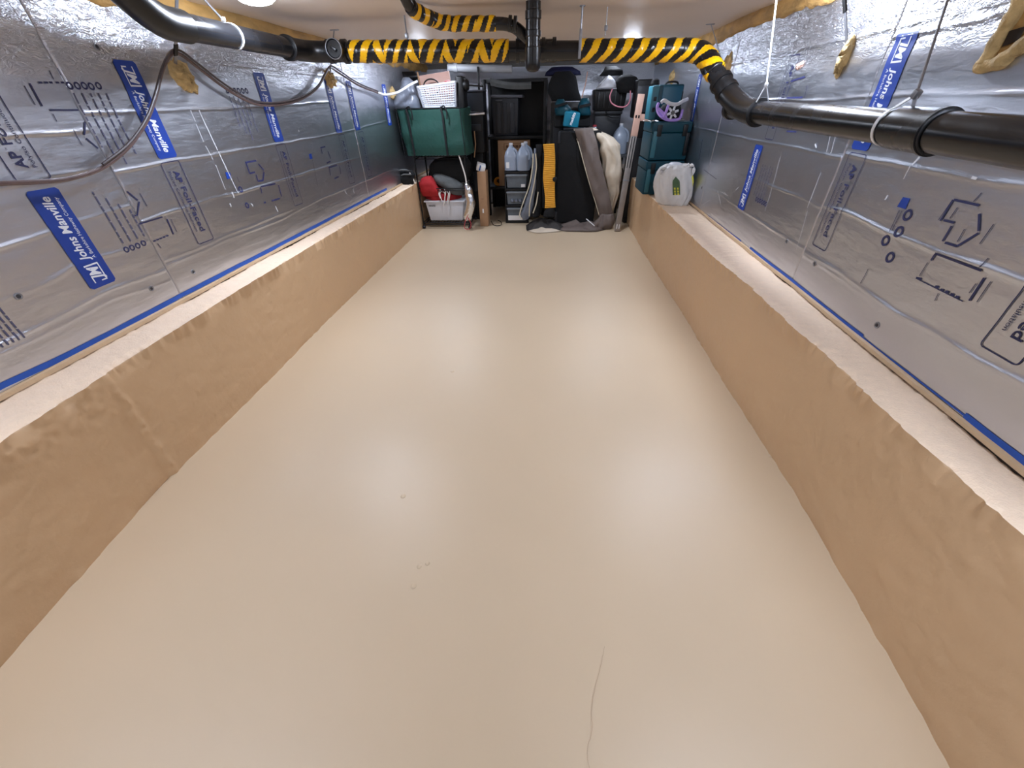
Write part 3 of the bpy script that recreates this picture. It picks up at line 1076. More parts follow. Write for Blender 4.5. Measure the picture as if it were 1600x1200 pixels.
def tidy(s, th):
    w = s / .05 + th / (2 * PI)
    ph = s / .078 + th * .36 + .07 * math.sin(2 * PI * (th / PI * 1.5)) + .05 * rt[math.floor(w) % 80]
    return YEL if (ph % 1) < .47 else BLK


x0 = -1.10
hazard_wrap(main_path, at(548, 80, 2.62).x - x0, at(797, 82, 2.62).x - x0, PR + .006, messy, drain, 1)
plen = sum((main_path[i] - main_path[i - 1]).length for i in range(1, len(main_path)))
hazard_wrap(main_path, at(905, 78, 2.61).x - x0, plen - .150, PR + .006, tidy, drain, 2)
# tee in the middle and the upright stack
tx = at(833, 60, 2.42).x
b = B()
b.cyl((tx - .085, 2.62, 1.332), (tx + .10, 2.62, 1.327), PR + .006, ABS2, 28)
for dx in (-.085, .10, .045):
    b.lathe((tx + dx, 2.62, 1.33), [(PR + .004, -.010), (PR + .010, -.009), (PR + .010, .009), (PR + .004, .010)], ABS2, 28, axis=(1, 0, 0))
b.cyl((tx, 2.62, 1.33), (tx, 2.42, 1.32), .034, ABS2, 24)
b.build('tee', drain)
b = B(); b.cyl((tx, 2.41, 1.26), (tx, 2.41, 1.515), .0335, ABS, 28)
b.build('upright_stack', drain)
b = B()
b.lathe((tx, 2.41, 1.238), [(.012, -.004), (.026, 0), (.035, .012), (.037, .03), (.037, .085), (.034, .088)], ABS2, 28)
b.lathe((tx, 2.41, 1.36), [(.033, 0), (.0365, .003), (.0365, .022), (.033, .025)], ABS2, 28)
b.lathe((tx, 2.41, 1.42), [(.033, 0), (.037, .003), (.037, .03), (.033, .033)], ABS2, 28)
b.build('stack_cap', drain)
b = B(); b.cyl((at(812, 62, 2.6).x, 2.60, 1.37), (at(812, 62, 2.6).x, 2.60, 1.40), .016, ABS2, 14); b.build('small_plug', drain)
# small branch with its own wrap
br = bend([at(628, -16, 2.20), at(641, 14, 2.28), at(690, 37, 2.42), at(800, 37, 2.42), at(824, 60, 2.46)], .06, 8)
b = B(); b.tube(br, .024, ABS, 22); b.build('branch_pipe', drain)
brl = sum((br[i] - br[i - 1]).length for i in range(1, len(br)))
hazard_wrap(br, .075, brl - .16, .0275, lambda s, th: YEL if ((s / .050 + (.25 if s > .2 else .02) * th + rt[int(s / .06) % 80] * .4 * (s > .2)) % 1) < .5 else BLK, drain, 3)
b = B()
for q in (at(805, 38, 2.42), at(797, 37, 2.42)):
    b.lathe(q, [(.025, -.008), (.030, -.007), (.030, .007), (.025, .008)], ABS2, 22, axis=(1, 0, -.1))
b.build('branch_coupling', drain)
# drop to the right wall and the run along it
drop = bend([(0.812, 2.46, 1.18), (0.850, 2.39, 1.118), (0.862, 2.20, 1.068), (0.862, 2.06, 1.062)], .08)
b = B(); b.tube(drop, PR + .006, ABS2, 28)
for q, d in (((0.815, 2.455, 1.176), (.45, -.8, -.75)), ((0.836, 2.412, 1.14), (.45, -.8, -.75)), ((0.862, 2.06, 1.062), (0, 1, 0))):
    b.lathe(q, [(PR + .004, -.012), (PR + .011, -.010), (PR + .011, .010), (PR + .004, .012)], ABS2, 28, axis=d)
b.build('wye', drain)
b = B(); b.cyl((0.862, 2.20, 1.065), (0.866, 2.37, 1.070), PR - .004, ABS2, 24)
b.lathe((0.866, 2.37, 1.070), [(PR - .004, -.02), (PR + .003, -.018), (PR + .003, .012), (PR - .006, .018), (.002, .018)], ABS2, 24, axis=(0, 1, 0))
b.build('end_cap', drain)
b = B(); b.tube([(0.862, 2.10, 1.064), (0.866, 1.20, 1.047)], PR - .001, ABS, 32); b.build('pipe_length', drain)
b = B(); b.tube([(0.866, 1.10, 1.045), (0.872, 0.2, 1.022), (0.875, -1.8, .99)], PR + .0005, ABS, 32); b.build('pipe_length', drain)
b = B(); b.lathe((0.866, 1.115, 1.0455), [(PR, -.01), (PR + .005, -.008), (PR + .005, .125), (PR, .127)], ABS, 32, axis=(0, 1, .02))
b.lathe((0.866, 1.112, 1.0455), [(PR, -.004), (PR + .008, -.003), (PR + .008, .006), (PR, .007)], ABS2, 32, axis=(0, 1, .02))
b.build('coupling', drain)


# ================================================================== HANGERS
def ribbon(b, pts, w, m, wdir=(0, 1, 0), th=.0012):
    """flat strap with thickness along a polyline"""
    pts = [Vector(p) for p in pts]
    wd = Vector(wdir)
    rows = []
    for i, p in enumerate(pts):
        t = (pts[min(i + 1, len(pts) - 1)] - pts[max(i - 1, 0)]).normalized()
        a = (wd - t * wd.dot(t)).normalized() * w / 2
        n = t.cross(a).normalized() * th
        rows.append([p - a - n, p + a - n, p + a + n, p - a + n])
    V = b.grid(rows, m, closed_v=True)
    b.cap(V[0], m); b.cap(V[-1], m)


def ring_at(c, d, r, n=28):
    d = Vector(d).normalized()
    a = d.orthogonal().normalized(); q = d.cross(a)
    return [Vector(c) + (a * math.cos(2 * PI * k / n) + q * math.sin(2 * PI * k / n)) * r for k in range(n + 1)]


def onx(px, py, X):
    d = ray(px, py)
    return Vector((0, 0, H)) + d * (X / d.x)


def hang(name, label, base, cat='hanger', group=None):
    return empty(name, base, label, cat, group)


CZ = CEIL_Z + .004


def up_to_ceiling(p, q):
    """extend the segment q->p until it meets the ceiling"""
    d = (p - q)
    t = (CZ - q.z) / d.z
    return q + d * t


# strap behind the left pipe, tied back to the wall
w0 = wpt('L', *wyz(272, 106, 'L'), .006)
h = hang('pipe_strap', 'flat grey strap with black sleeve behind the left pipe, ending in tan foam', w0)
p1 = onx(276, 12, -1.36); top = up_to_ceiling(p1, w0)
b = B(); ribbon(b, [top, w0], .014, STEEL, (0, 1, 0)); b.build('strap', h)
k0 = w0 + (top - w0) * .16; k1 = w0 + (top - w0) * .30
b = B(); ribbon(b, [k0, k1], .017, BLACK, (0, 1, 0), .0025); b.build('sleeve', h)
# white tie round the left pipe
c = Vector((-1.30, 2.02, 1.3575))
h = hang('cable_tie', 'white nylon tie looped around the left drain pipe', c, 'cable tie')
b = B(); ribbon(b, ring_at(c, (0, 1, 0), PR + .002), .009, TIE, (0, 1, 0), .001); b.build('loop', h)
b = B(); ribbon(b, [c + Vector((-.01, 0, PR)), c + Vector((-.02, -.05, .085)), Vector((-1.33, 1.93, CZ))], .010, STEEL, (0, 1, 0)); b.build('strap', h)
b = B(); b.box(c + Vector((-.01, -.012, PR + .012)), (.014, .012, .012), TIE, bevel=.002); b.build('tie_head', h)
# right strap on the wall with foam
w0 = wpt('R', *wyz(1327, 84, 'R'), .006)
h = hang('pipe_strap', 'flat grey strap with black sleeve on the right wall, ending in a torn foam block', w0)
p1 = onx(1320, 10, .99); top = up_to_ceiling(p1, w0)
b = B(); ribbon(b, [top, w0], .014, STEEL, (0, 1, 0)); b.build('strap', h)
b = B(); ribbon(b, [w0 + (top - w0) * .45, w0 + (top - w0) * .70], .017, BLACK, (0, 1, 0), .0025); b.build('sleeve', h)
# white cord hanger
c = Vector((0.862, 2.055, 1.063))
h = hang('cord_hanger', 'thin white cord hanging from the ceiling to a tie around the right pipe elbow', c)
knot = Vector((0.85, 2.03, 1.155)); top = up_to_ceiling(onx(1212, 10, .83), knot)
b = B(); b.tube([top, knot], .0028, TIE, 8); b.build('cord', h)
b = B(); b.lathe(knot, [(.002, -.008), (.006, -.005), (.007, 0), (.006, .005), (.002, .008)], TIE, 10); b.build('knot', h)
b = B(); ribbon(b, ring_at(c, (0, 1, 0), PR + .003), .007, TIE, (0, 1, 0), .001)
b.tube([knot, c + Vector((-.025, -.01, .035))], .0028, TIE, 6); b.tube([knot, c + Vector((.02, -.01, .04))], .0022, TIE, 6)
b.build('loop', h)
# steel rod hanger near the viewer
c = Vector((0.866, 1.265, 1.0495))
h = hang('rod_hanger', 'grey steel hanger rod with buckle and tie around the near right pipe', c)
bk = onx(1432, 147, .868)
top = up_to_ceiling(onx(1479, 5, .90), bk)
b = B(); b.tube([top, bk], .0032, STEEL, 8); b.build('rod', h)
b = B(); b.box(bk, (.014, .016, .018), STEEL, rot=(.4, 0, 0), bevel=.003)
b.build('buckle', h)
b = B(); b.tube([bk + (top - bk) * .55, bk + (top - bk) * .60], .0055, STEEL, 8); b.build('crimp', h)
b = B(); ribbon(b, ring_at(c, (0, 1, .03), PR + .002), .009, TIE, (0, 1, 0), .001); ribbon(b, [bk, c + Vector((-.012, 0, PR))], .008, TIE, (0, 1, 0)); b.build('loop', h)
b = B(); ribbon(b, [bk, Vector((bk.x, bk.y - .01, 1.045 + PR))], .010, STEEL, (0, 1, 0)); b.build('strap', h)
# bracket holding the cross pipe at its middle
mx = at(905, 80, 2.56).x + .002
h = hang('pipe_bracket', 'grey steel bracket holding the striped cross pipe right of the upright pipe', (mx, 2.61, 1.27))
b = B(); b.tube([(mx, 2.555, CZ), (mx, 2.555, 1.40)], .0045, STEEL, 8); b.build('rod', h)
b = B(); b.box((mx, 2.557, 1.345), (.014, .006, .115), STEEL, bevel=.002); b.build('plate', h)
b = B(); b.lathe((mx, 2.555, CZ - .004), [(.012, -.004), (.014, 0), (.014, .004)], STEEL, 12); b.build('ceiling_washer', h)
# thin rods above the left striped pipe, straps further along
for px, py, lb in ((633, 34, 'thin steel hanger rod above the left striped pipe'), (946, 50, 'thin steel hanger wire above the right striped pipe')):
    q = at(px, py, 2.62)
    h = hang('hanger_rod', lb, (q.x, 2.62, 1.38), 'hanger')
    b = B(); b.tube([(q.x, 2.62, CZ), (q.x, 2.62, 1.375)], .004 if px < 700 else .002, STEEL, 8); b.build('rod', h)
    b = B(); b.box((q.x, 2.615, 1.405), (.016, .016, .022), STEEL, bevel=.004); b.build('clip', h)
for side, a, e, lb in (('L', (575, 60), (514, 118), 'thin dark strap from the clean-out down to foam on the left wall'),
                       ('L', (621, 100), (612, 138), 'thin dark wire beside the far left wall label'),
                       ('R', (1110, 35), (1131, 98), 'thin dark strap by the right pipe bend, ending in tan foam')):
    w0 = wpt(side, *wyz(*e, side), .006)
    h = hang('wall_strap', lb, w0)
    if side == 'L':
        top = Vector((w0.x + .22 if e[0] < 600 else w0.x + .12, w0.y - (.28 if e[0] < 600 else .1), CZ))
    else:
        top = up_to_ceiling(onx(a[0], a[1], .95), w0)
    b = B(); ribbon(b, [top, w0], .008, STEEL, (0, 1, 0)); b.build('strap', h)
    b = B(); b.box(top + Vector((0, 0, -.006)), (.05, .014, .004), STEEL, bevel=.001); b.build('ceiling_plate', h)


# ================================================================== FOAM ON THE WALLS
def foam(side, px, py, wy, wz, d, label, seed, m=None, tilt=0.0):
    y, z = wyz(px, py, side)
    nr, ns = 9, 22
    sg = 1 if side == 'L' else -1
    rings = []
    for i in range(nr + 1):
        t = i / nr
        rr = math.cos(t * PI / 2) ** .8 if t < 1 else 0.02
        hh = d * math.sin(t * PI / 2)
        ring = []
        for k in range(ns):
            a = 2 * PI * k / ns
            nz = 1 + .30 * float(vnoise(np.array([math.cos(a) * 2.2 + 9 + t * 3]), np.array([math.sin(a) * 2.2 + 9]), seed)[0]) + .28 * float(vnoise(np.array([math.cos(a) * 7 + 30 + t * 5]), np.array([math.sin(a) * 7 + 30]), seed + 1)[0])
            u, v = math.cos(a) * wy * rr * nz, math.sin(a) * wz * rr * nz
            u, v = u * math.cos(tilt) - v * math.sin(tilt), u * math.sin(tilt) + v * math.cos(tilt)
            ring.append(wpt(side, y + u, z + v, -.004 + hh * (1 + .3 * math.sin(7 * a + seed))))
        rings.append(ring)
    b = B()
    V = b.grid(rings, m or FOAM, closed_v=True)
    b.cap(V[-1], m or FOAM)
    o = b.build('foam_lump', sharp=0)
    tag(o, label, 'foam', 'spray foam lumps on the walls')
    for p in o.data.polygons: p.use_smooth = True
    return o


foam('L', 279, 113, .045, .055, .03, 'tan spray foam lump under the strap between the two nearest upper left labels', 101, tilt=.5)
foam('L', 293, 128, .035, .04, .022, 'smaller tan foam smear just below the lump by the left strap', 102, tilt=.5)
foam('L', 515, 125, .07, .05, .03, 'tan spray foam lump covering the top of a left wall label near the striped pipe', 103)
foam('L', 613, 146, .06, .045, .03, 'pale foam lump on the far left wall beside the laundry basket', 104)
foam('R', 1325, 88, .02, .05, .03, 'torn yellow foam block below the strap on the right wall', 105, tilt=.25)
foam('R', 1313, 110, .016, .03, .014, 'ragged lower end of the torn yellow foam on the right wall', 108, tilt=.3)
foam('R', 1249, 103, .035, .015, .010, 'small pale torn foil patch on the right wall above the pipe', 106, PINKCARD)
foam('R', 1137, 104, .05, .055, .03, 'brown foam lump on the right wall behind the pipe bend', 107)
foam('R', 1051, 122, .06, .05, .03, 'pale foam lump high on the right wall above the teal cases', 109)
# notch of foam and timber near the viewer at the upper right
nb = wpt('R', *wyz(1560, 80, 'R'), 0)
nt_ = empty('foam_notch', nb, 'jagged foam-edged wooden notch at the upper right beside the wall label', 'notch')
b = B()
c = [wyz(x, y, 'R') for x, y in ((1600, 0), (1575, 40), (1550, 90), (1600, 70), (1660, 40), (1660, -60))]
b.grid([[wpt('R', y, z, .004) for y, z in c], [wpt('R', y, z, -.02) for y, z in c]], GAP, closed_v=True)
b.poly([wpt('R', y, z, .006) for y, z in c], SILL)
b.build('timber_end', nt_)
for q, rr in (([(1612, -20), (1592, 22), (1568, 60), (1546, 98)], .017), ([(1538, 102), (1568, 97), (1600, 74), (1640, 50)], .016)):
    pts = spline([wpt('R', *wyz(x, y, 'R'), .008) for x, y in q], 6)
    b = B(); b.tube(pts, [rr * (1 + .10 * math.sin(i * 1.1) + random.uniform(-.05, .05)) for i in range(len(pts))], FOAM, 12); b.build('foam_edge', nt_)
b = B()
c = [wyz(x, y, 'R') for x, y in ((1585, 48), (1572, 74), (1600, 62), (1612, 40))]
b.poly([wpt('R', y, z, .010) for y, z in c], GAP); b.build('dark_gap', nt_)

# hose along the left wall ------------------------------------------------------
hp = [(-60, 295), (0, 287), (60, 284), (110, 279), (160, 262), (200, 230), (228, 190), (243, 150), (254, 108), (266, 86), (282, 85), (310, 106), (350, 136), (385, 157), (410, 164), (440, 163), (470, 155), (495, 138), (508, 116), (516, 106), (530, 114), (560, 133), (590, 145)]
pts = []
for x, y in hp:
    d = ray(x, y); a, bb_ = (-1.547 + .035, .0165)
    t = a / (d.x - bb_ * d.y); pts.append(Vector((0, 0, H)) + d * t)
hs = empty('hose', pts[1], 'thin brown hose hanging in swags along the left foil wall', 'hose')
b = B(); b.tube(spline(pts, 6), .0065, HOSE, 10); b.build('tubing', hs)
b = B(); b.tube(spline([p + Vector((.008, 0, .010)) for p in pts[4:]], 6), .0045, mat('hose_dark', srgb(70, 62, 66), .35), 8); b.build('second_tubing', hs)
end = [pts[-1], at(603, 148, 4.1), at(622, 144, 4.2), at(640, 133, 4.28), at(652, 127, 4.33)]
b = B(); b.tube(spline(end, 6), .009, WHITEPL, 10); b.build('white_end', hs)
# ================================================================== STORED THINGS AT THE FAR END
def fbox(l, t, r, bt, Yf, depth):
    """centre and size of a box whose front face (distance Yf) fills a pixel rectangle"""
    mx, my = (l + r) / 2, (t + bt) / 2
    xa, xb = at(l, my, Yf).x, at(r, my, Yf).x
    za, zb = at(mx, bt, Yf).z, at(mx, t, Yf).z
    return Vector(((xa + xb) / 2, Yf + depth / 2, (za + zb) / 2)), Vector((xb - xa, depth, zb - za))


# ---- wire rack on the left -------------------------------------------------
RX0, RX1, RY0, RY1 = -1.355, -0.845, 4.42, 4.82
rack = empty('wire_rack', (-1.1, 4.62, 0), 'black wire storage rack under the green bag at the far left', 'rack')
for x in (RX0, RX1):
    for y in (RY0, RY1):
        b = B(); b.cyl((x, y, .035), (x, y, .70), .0085, BLACK, 10)
        o = b.build('post', rack)
        b = B(); b.lathe((x, y, .018), [(.004, -.018), (.014, -.014), (.018, 0), (.014, .014), (.004, .018)], DARKBIN, 12, axis=(1, 0, 0)); b.build('caster', o)
for z in (.062, .40, .690):
    b = B()
    for a, e in (((RX0, RY0), (RX1, RY0)), ((RX0, RY1), (RX1, RY1)), ((RX0, RY0), (RX0, RY1)), ((RX1, RY0), (RX1, RY1))):
        b.tube([(a[0], a[1], z), (e[0], e[1], z)], .005, BLACK, 8)
        b.tube([(a[0], a[1], z - .02), (e[0], e[1], z - .02)], .004, BLACK, 8)
    for k in range(1, 16):
        x = RX0 + (RX1 - RX0) * k / 16
        b.tube([(x, RY0, z), (x, RY1, z)], .002, BLACK, 6)
    b.build('wire_shelf', rack)

# ---- green bag --------------------------------------------------------------
gb = empty('storage_bag', (-1.12, 4.55, .70), 'dark green rectangular storage bag with black straps on top of the wire rack', 'bag')
xa, xb = -1.452, -0.800
P = []
zt, zb_ = 1.085, .702
NU, NV = 28, 40
for i in range(NU + 1):
    t = i / NU
    z = zb_ + (zt - zb_) * t
    ring = []
    for k in range(NV):
        th = 2 * PI * (k + .5) / NV
        c_, s_ = math.cos(th), math.sin(th)
        e = .18
        hw = (xb - xa) / 2 * (1 - .03 * (1 - t))
        sh = .018 * (1 - t)
        x = (xa + xb) / 2 + sh + hw * math.copysign(abs(c_) ** e, c_)
        y = 4.57 + .19 * math.copysign(abs(s_) ** e, s_)
        n = .012 * float(vnoise(np.array([x * 8 + 20]), np.array([z * 10 + y * 3]), 111)[0])
        sag = .02 * math.sin(PI * t)
        ring.append(Vector((x + n * c_, y + (n + sag * .6) * s_, z + (.010 * float(vnoise(np.array([x * 6 + 9]), np.array([y * 6]), 112)[0]) if i == NU else 0))))
    P.append(ring)
b = B(); V = b.grid(P, GREEN, closed_v=True); b.cap(list(reversed(V[0])), GREEN); b.cap(V[-1], GREEN); b.build('bag_body', gb, sharp=40)
for px in (641, 694):
    xx = at(px, 200, 4.37).x
    b = B(); ribbon(b, [(xx - .012, 4.40, 1.098), (xx - .012, 4.362, 1.085), (xx, 4.352, 1.03), (xx + .004, 4.348, .90), (xx + .010, 4.358, .70)], .018, BLACKM, (1, 0, 0), .002)
    b.build('strap', gb)
    hx = xx + .03
    b = B(); b.tube(spline([(xx - .02, 4.37, 1.085), (hx - .005, 4.345, 1.10), (hx + .015, 4.34, 1.05), (hx + .012, 4.342, 1.00)], 5), .006, BLACKM, 8); b.build('handle', gb)
for px in (624, 721):
    xx = at(px, 205, 4.37).x
    b = B(); b.tube([(xx, 4.366, 1.083), (xx + .012, 4.358, .90), (xx + .02, 4.366, .705)], .004, BLACKM, 8); b.build('piping', gb)
b = B(); b.tube([(xa + .01, 4.375, 1.086), (xb - .01, 4.375, 1.086)], .004, BLACKM, 8); b.build('zip', gb)

# ---- white laundry basket -----------------------------------------------------
lbk = empty('laundry_basket', (-1.07, 4.55, 1.095), 'white plastic basket with rows of holes on the green bag', 'basket')
# tapered open shell, real holes: the wall is a grid of bars
bx0, bx1, bz0, bz1 = at(661, 168, 4.42).x, at(711, 168, 4.42).x, 1.095, 1.245
tx0, tx1 = at(651, 130, 4.42).x, at(711, 130, 4.42).x
by0, by1 = 4.43, 4.67


def bpt(u, v, t):
    """u, v in 0..1 across x, y; t height"""
    x0 = bx0 * (1 - t) + tx0 * t; x1 = bx1 * (1 - t) + tx1 * t
    d = .02 * (1 - t)
    z = bz0 + (bz1 - bz0) * t + .030 * t * u
    return Vector((x0 + (x1 - x0) * u, (by0 + d) + (by1 - by0 - 2 * d) * v, z))


for sd in range(4):
    b = B()
    f = [lambda u, t: bpt(u, 0, t), lambda u, t: bpt(1, u, t), lambda u, t: bpt(1 - u, 1, t), lambda u, t: bpt(0, 1 - u, t)][sd]
    nb_ = 15 if sd % 2 == 0 else 10
    for k in range(nb_ + 1):
        u = k / nb_
        b.tube([f(u, 0), f(u, 1)], .0040 if k not in (0, nb_) else .012, WHITEPL, 6)
    for j in range(11):
        t = j / 10
        b.tube([f(0, t), f(1, t)], .0048 if j not in (0, 10) else .008, WHITEPL, 6)
    b.build('pierced_side', lbk)
b = B(); b.grid([[bpt(0, 0, 0), bpt(0, 1, 0)], [bpt(1, 0, 0), bpt(1, 1, 0)]], WHITEPL); b.build('bottom', lbk)
b = B()
rim = [bpt(0, 0, 1), bpt(1, 0, 1), bpt(1, 1, 1), bpt(0, 1, 1), bpt(0, 0, 1)]
for i in range(4): b.tube([rim[i], rim[i + 1]], .010, WHITEPL, 8)
b.build('rim', lbk)
# pale box and cable loops standing in the basket
bp = empty('pale_box', (-1.06, 4.60, 1.11), 'pale pink cardboard sheet standing up in the white basket', 'cardboard')
c, s = fbox(655, 113, 704, 138, 4.60, .03)
b = B(); b.box((c.x, 4.62, 1.23), (s.x, .03, .24), PINKCARD, rot=(0, -.10, 0), bevel=.003); b.build('sheet', bp)
b = B(); b.box((c.x - s.x * .5 + .005, 4.60, 1.24), (.012, .012, .25), CARD, rot=(0, -.10, 0), bevel=.002); b.build('edge_fold', bp)
for px, r, lb in ((674, .075, 'dark cable loop sticking up out of the white basket'), (700, .055, 'reddish cable loop at the right rim of the white basket')):
    q = at(px, 132, 4.52)
    b = B(); b.tube([(q.x + r * math.cos(a), 4.52 + .01 * math.sin(a * 2), q.z - .02 + r * .8 * math.sin(a)) for a in np.linspace(0, 2 * PI, 30)], .006, BLACK if px < 690 else REDCAP, 8, caps=False)
    o = b.build('cable_loop'); tag(o, lb, 'cable')

# grey plastic bag left of the basket
b = B()
b.blob([(171, 616, 657, .10), (160, 615, 655, .12), (150, 618, 652, .12), (140, 622, 650, .10), (128, 628, 650, .07), (121, 632, 640, .02)], 4.52, SMOKE, 28, 2.2, .03, 121)
o = b.build('plastic_bag', sharp=0); tag(o, 'crumpled grey translucent plastic bag on the green bag beside the left wall', 'bag')
b = B(); b.blob([(127, 628, 650, .05), (120, 631, 655, .06), (112, 629, 648, .03)], 4.75, BLACK, 16, 3, .01, 122)
o = b.build('dark_pouch', sharp=0); tag(o, 'small dark pouch behind the grey plastic bag at the far left', 'pouch')
# black speaker-like bag right of the basket
sb = empty('black_case', (-.83, 4.55, 1.09), 'black rounded case standing right of the white basket', 'case')
c, s = fbox(713, 118, 724, 170, 4.46, .2)
b = B(); b.box(c, s, BLACK, bevel=.02, seg=3); b.build('case_body', sb)
q = at(725, 133, 4.50)
b = B(); b.lathe((q.x - .03, 4.52, q.z), [(.045, 0), (.05, .01), (.05, .05), (.035, .07), (.004, .075)], BLACK, 20, axis=(1, 0, 0)); b.build('knob', sb)
b = B(); b.tube([(q.x + .03, 4.52, q.z), (q.x + .17, 4.56, q.z - .012)], .006, BLACK, 8); b.build('rod', sb)
b = B(); b.box(at(706, 132, 4.47), (.008, .02, .05), mat('label_black', srgb(20, 22, 30), .5), bevel=.002); b.build('side_tag', sb)

# ---- white tub with cloths on the rack's lower shelf ----------------------------
tub = empty('storage_tub', (-1.12, 4.60, .064), 'white plastic tub with a black printed mark on the lower rack shelf', 'tub')
c, s = fbox(668, 315, 724, 345, 4.45, .30)
zb0 = .068
c.z = zb0 + .105; s.z = .21
b = B(); b.box((c.x, c.y, c.z), (s.x * 1.06, .31, .20), WHITEPL, taper=(.86, .86), bevel=.012); b.build('tub_body', tub)
b = B(); b.box((c.x, c.y, c.z + .098), (s.x * 1.12, .33, .016), WHITEPL, bevel=.005); b.build('tub_rim', tub)
b = B()
put_text(b, 'WHITE', BLACK, lambda x, y: Vector((c.x - s.x * .44 + x, 4.4405 + .004 * (.06 - y) - .008, c.z + .050 + y)), .075, .016, 0, 0, bold=.03)
b.build('printed_mark', tub, recalc=False)
b = B(); b.blob([(312, 668, 722, .12), (303, 664, 716, .13), (296, 668, 700, .10), (290, 675, 690, .04)], 4.58, RED, 24, 2.2, .03, 131)
o = b.build('red_garment', sharp=0); tag(o, 'dark red garment heaped in the white tub', 'cloth')
b = B(); b.blob([(306, 662, 688, .03), (297, 656, 687, .07), (285, 655, 683, .08), (278, 660, 676, .06), (275, 666, 674, .02)], 4.47, RED, 24, 3.0, .015, 132)
o = b.build('red_bag', sharp=0); tag(o, 'bright red bundled bag at the front of the rack above the white tub', 'bag')
b = B(); b.blob([(304, 712, 724, .03), (298, 700, 724, .07), (288, 686, 722, .09), (280, 678, 712, .08), (274, 676, 700, .05), (271, 680, 690, .02)], 4.52, GREYCLOTH, 24, 2.2, .025, 133)
o = b.build('grey_cloth', sharp=0); tag(o, 'dark grey cloth draped next to the red bundle on the rack', 'cloth')
rp = empty('rope_bundle', at(694, 305, 4.42), 'knotted white cord hanging over the white tub rim', 'rope')
for k in range(7):
    x = 688 + k * 2.2
    b = B(); b.tube(spline([at(x, 296 + (k % 3) * 2, 4.45), at(x + random.uniform(-3, 3), 303, 4.42), at(x + random.uniform(-3, 3), 310 + (k % 4) * 4, 4.41)], 5), .005, ROPE, 6); b.build('strand', rp)
# black coat-like cover and dark things behind, upper part of the rack
b = B(); b.blob([(283, 668, 734, .10), (270, 668, 738, .12), (258, 672, 738, .12), (248, 680, 732, .10), (246, 690, 722, .05)], 4.62, BLACKM, 28, 2.4, .02, 134)
o = b.build('black_cover', sharp=0); tag(o, 'black fabric bundle filling the rack below the green bag', 'cloth')
kb = empty('ledge_bundle', at(632, 285, 4.45), 'dark shoes with grey soles piled on the left ledge end', 'shoes')
b = B(); b.blob([(288, 612, 646, .05), (280, 610, 648, .07), (272, 616, 650, .06), (266, 622, 646, .03)], 4.34, BLACKM, 20, 2.2, .02, 135); b.build('dark_pile', kb, sharp=0)
for px, py, a in ((630, 267, .1), (634, 274, -.15), (622, 279, .3)):
    q = at(px, py, 4.27)
    b = B(); b.tube([q + Vector((-.05, 0, .01 * a)), q + Vector((-.02, 0, .008)), q + Vector((.03, .01, .006)), q + Vector((.055, .02, -.02 * a))], [.006, .016, .015, .004], GREYCLOTH, 10, flat=(.5, 1)); b.build('grey_sole', kb)
b = B(); b.tube(spline([at(640, 270, 4.3), at(645, 278, 4.32), at(648, 285, 4.33)], 5), .006, ROPE, 6); b.build('pale_lace', kb)
# silver film sleeve on the right rack post
sv = empty('silver_sleeve', at(733, 340, 4.40), 'crumpled silver film roll leaning on the right rack post', 'film')
b = B(); b.blob([(344, 726, 736, .02), (335, 725, 738, .04), (318, 727, 741, .045), (305, 727, 740, .04), (294, 726, 735, .03), (286, 726, 730, .012)], 4.37, SILVER, 20, 2.2, .015, 141); b.build('film', sv, sharp=0)
b = B(); b.tube(spline([at(717, 243, 4.40), at(722, 258, 4.40), at(727, 275, 4.39), at(729, 288, 4.38)], 5), .007, ROPE, 8); b.build('pale_tie', sv)
b = B(); b.tube(spline([at(733, 332, 4.33), at(727, 346, 4.32), at(726, 356, 4.32), at(733, 358, 4.33), at(736, 350, 4.33), at(731, 340, 4.33)], 5), .004, REDCAP, 6); b.build('cord_loop', sv)

# ---- tall cardboard box, packet, cable -------------------------------------------
cb = empty('tall_carton', (-.70, 4.58, 0), 'tall narrow brown carton standing right of the rack', 'box')
c, s = fbox(748, 272, 761, 352, 4.52, .16)
b = B(); b.box((c.x, c.y, .27), (s.x, .16, .54), CARD, bevel=.003); b.build('carton_body', cb)
b = B(); b.box((c.x - .004, c.y - .081, .16), (.014, .002, .04), SKINP); b.build('paper_tag', cb)
b = B(); b.box((c.x - .004, c.y - .081, .28), (.03, .002, .005), mat('carton_tape', srgb(120, 86, 60), .5)); b.build('tape_strip', cb)
pk = empty('small_packet', at(752, 268, 4.55), 'small white and blue packet lying on the tall carton', 'packet')
b = B(); b.box((c.x - .01, c.y - .02, .575), (.09, .10, .06), SKINP, rot=(.2, .3, .2), bevel=.008); b.build('packet_body', pk)
b = B(); b.box((c.x - .012, c.y - .072, .572), (.012, .006, .05), BLUEP, rot=(.2, .3, .2)); b.build('blue_band', pk)
b = B(); b.tube(spline([at(767, 345, 4.6), at(772, 352, 4.55), at(782, 352, 4.52), at(783, 347, 4.6), at(778, 344, 4.7)], 6), .004, BLACK, 8)
o = b.build('floor_cable'); tag(o, 'thin dark cable curled on the floor between carton and drawers', 'cable')
b = B(); b.tube([at(741, 246, 4.62), at(743, 225, 4.64), at(741, 205, 4.66)], .006, CARD, 8)
o = b.build('thin_stick'); tag(o, 'thin brown stick upright between the green bag and the black shelving', 'stick')

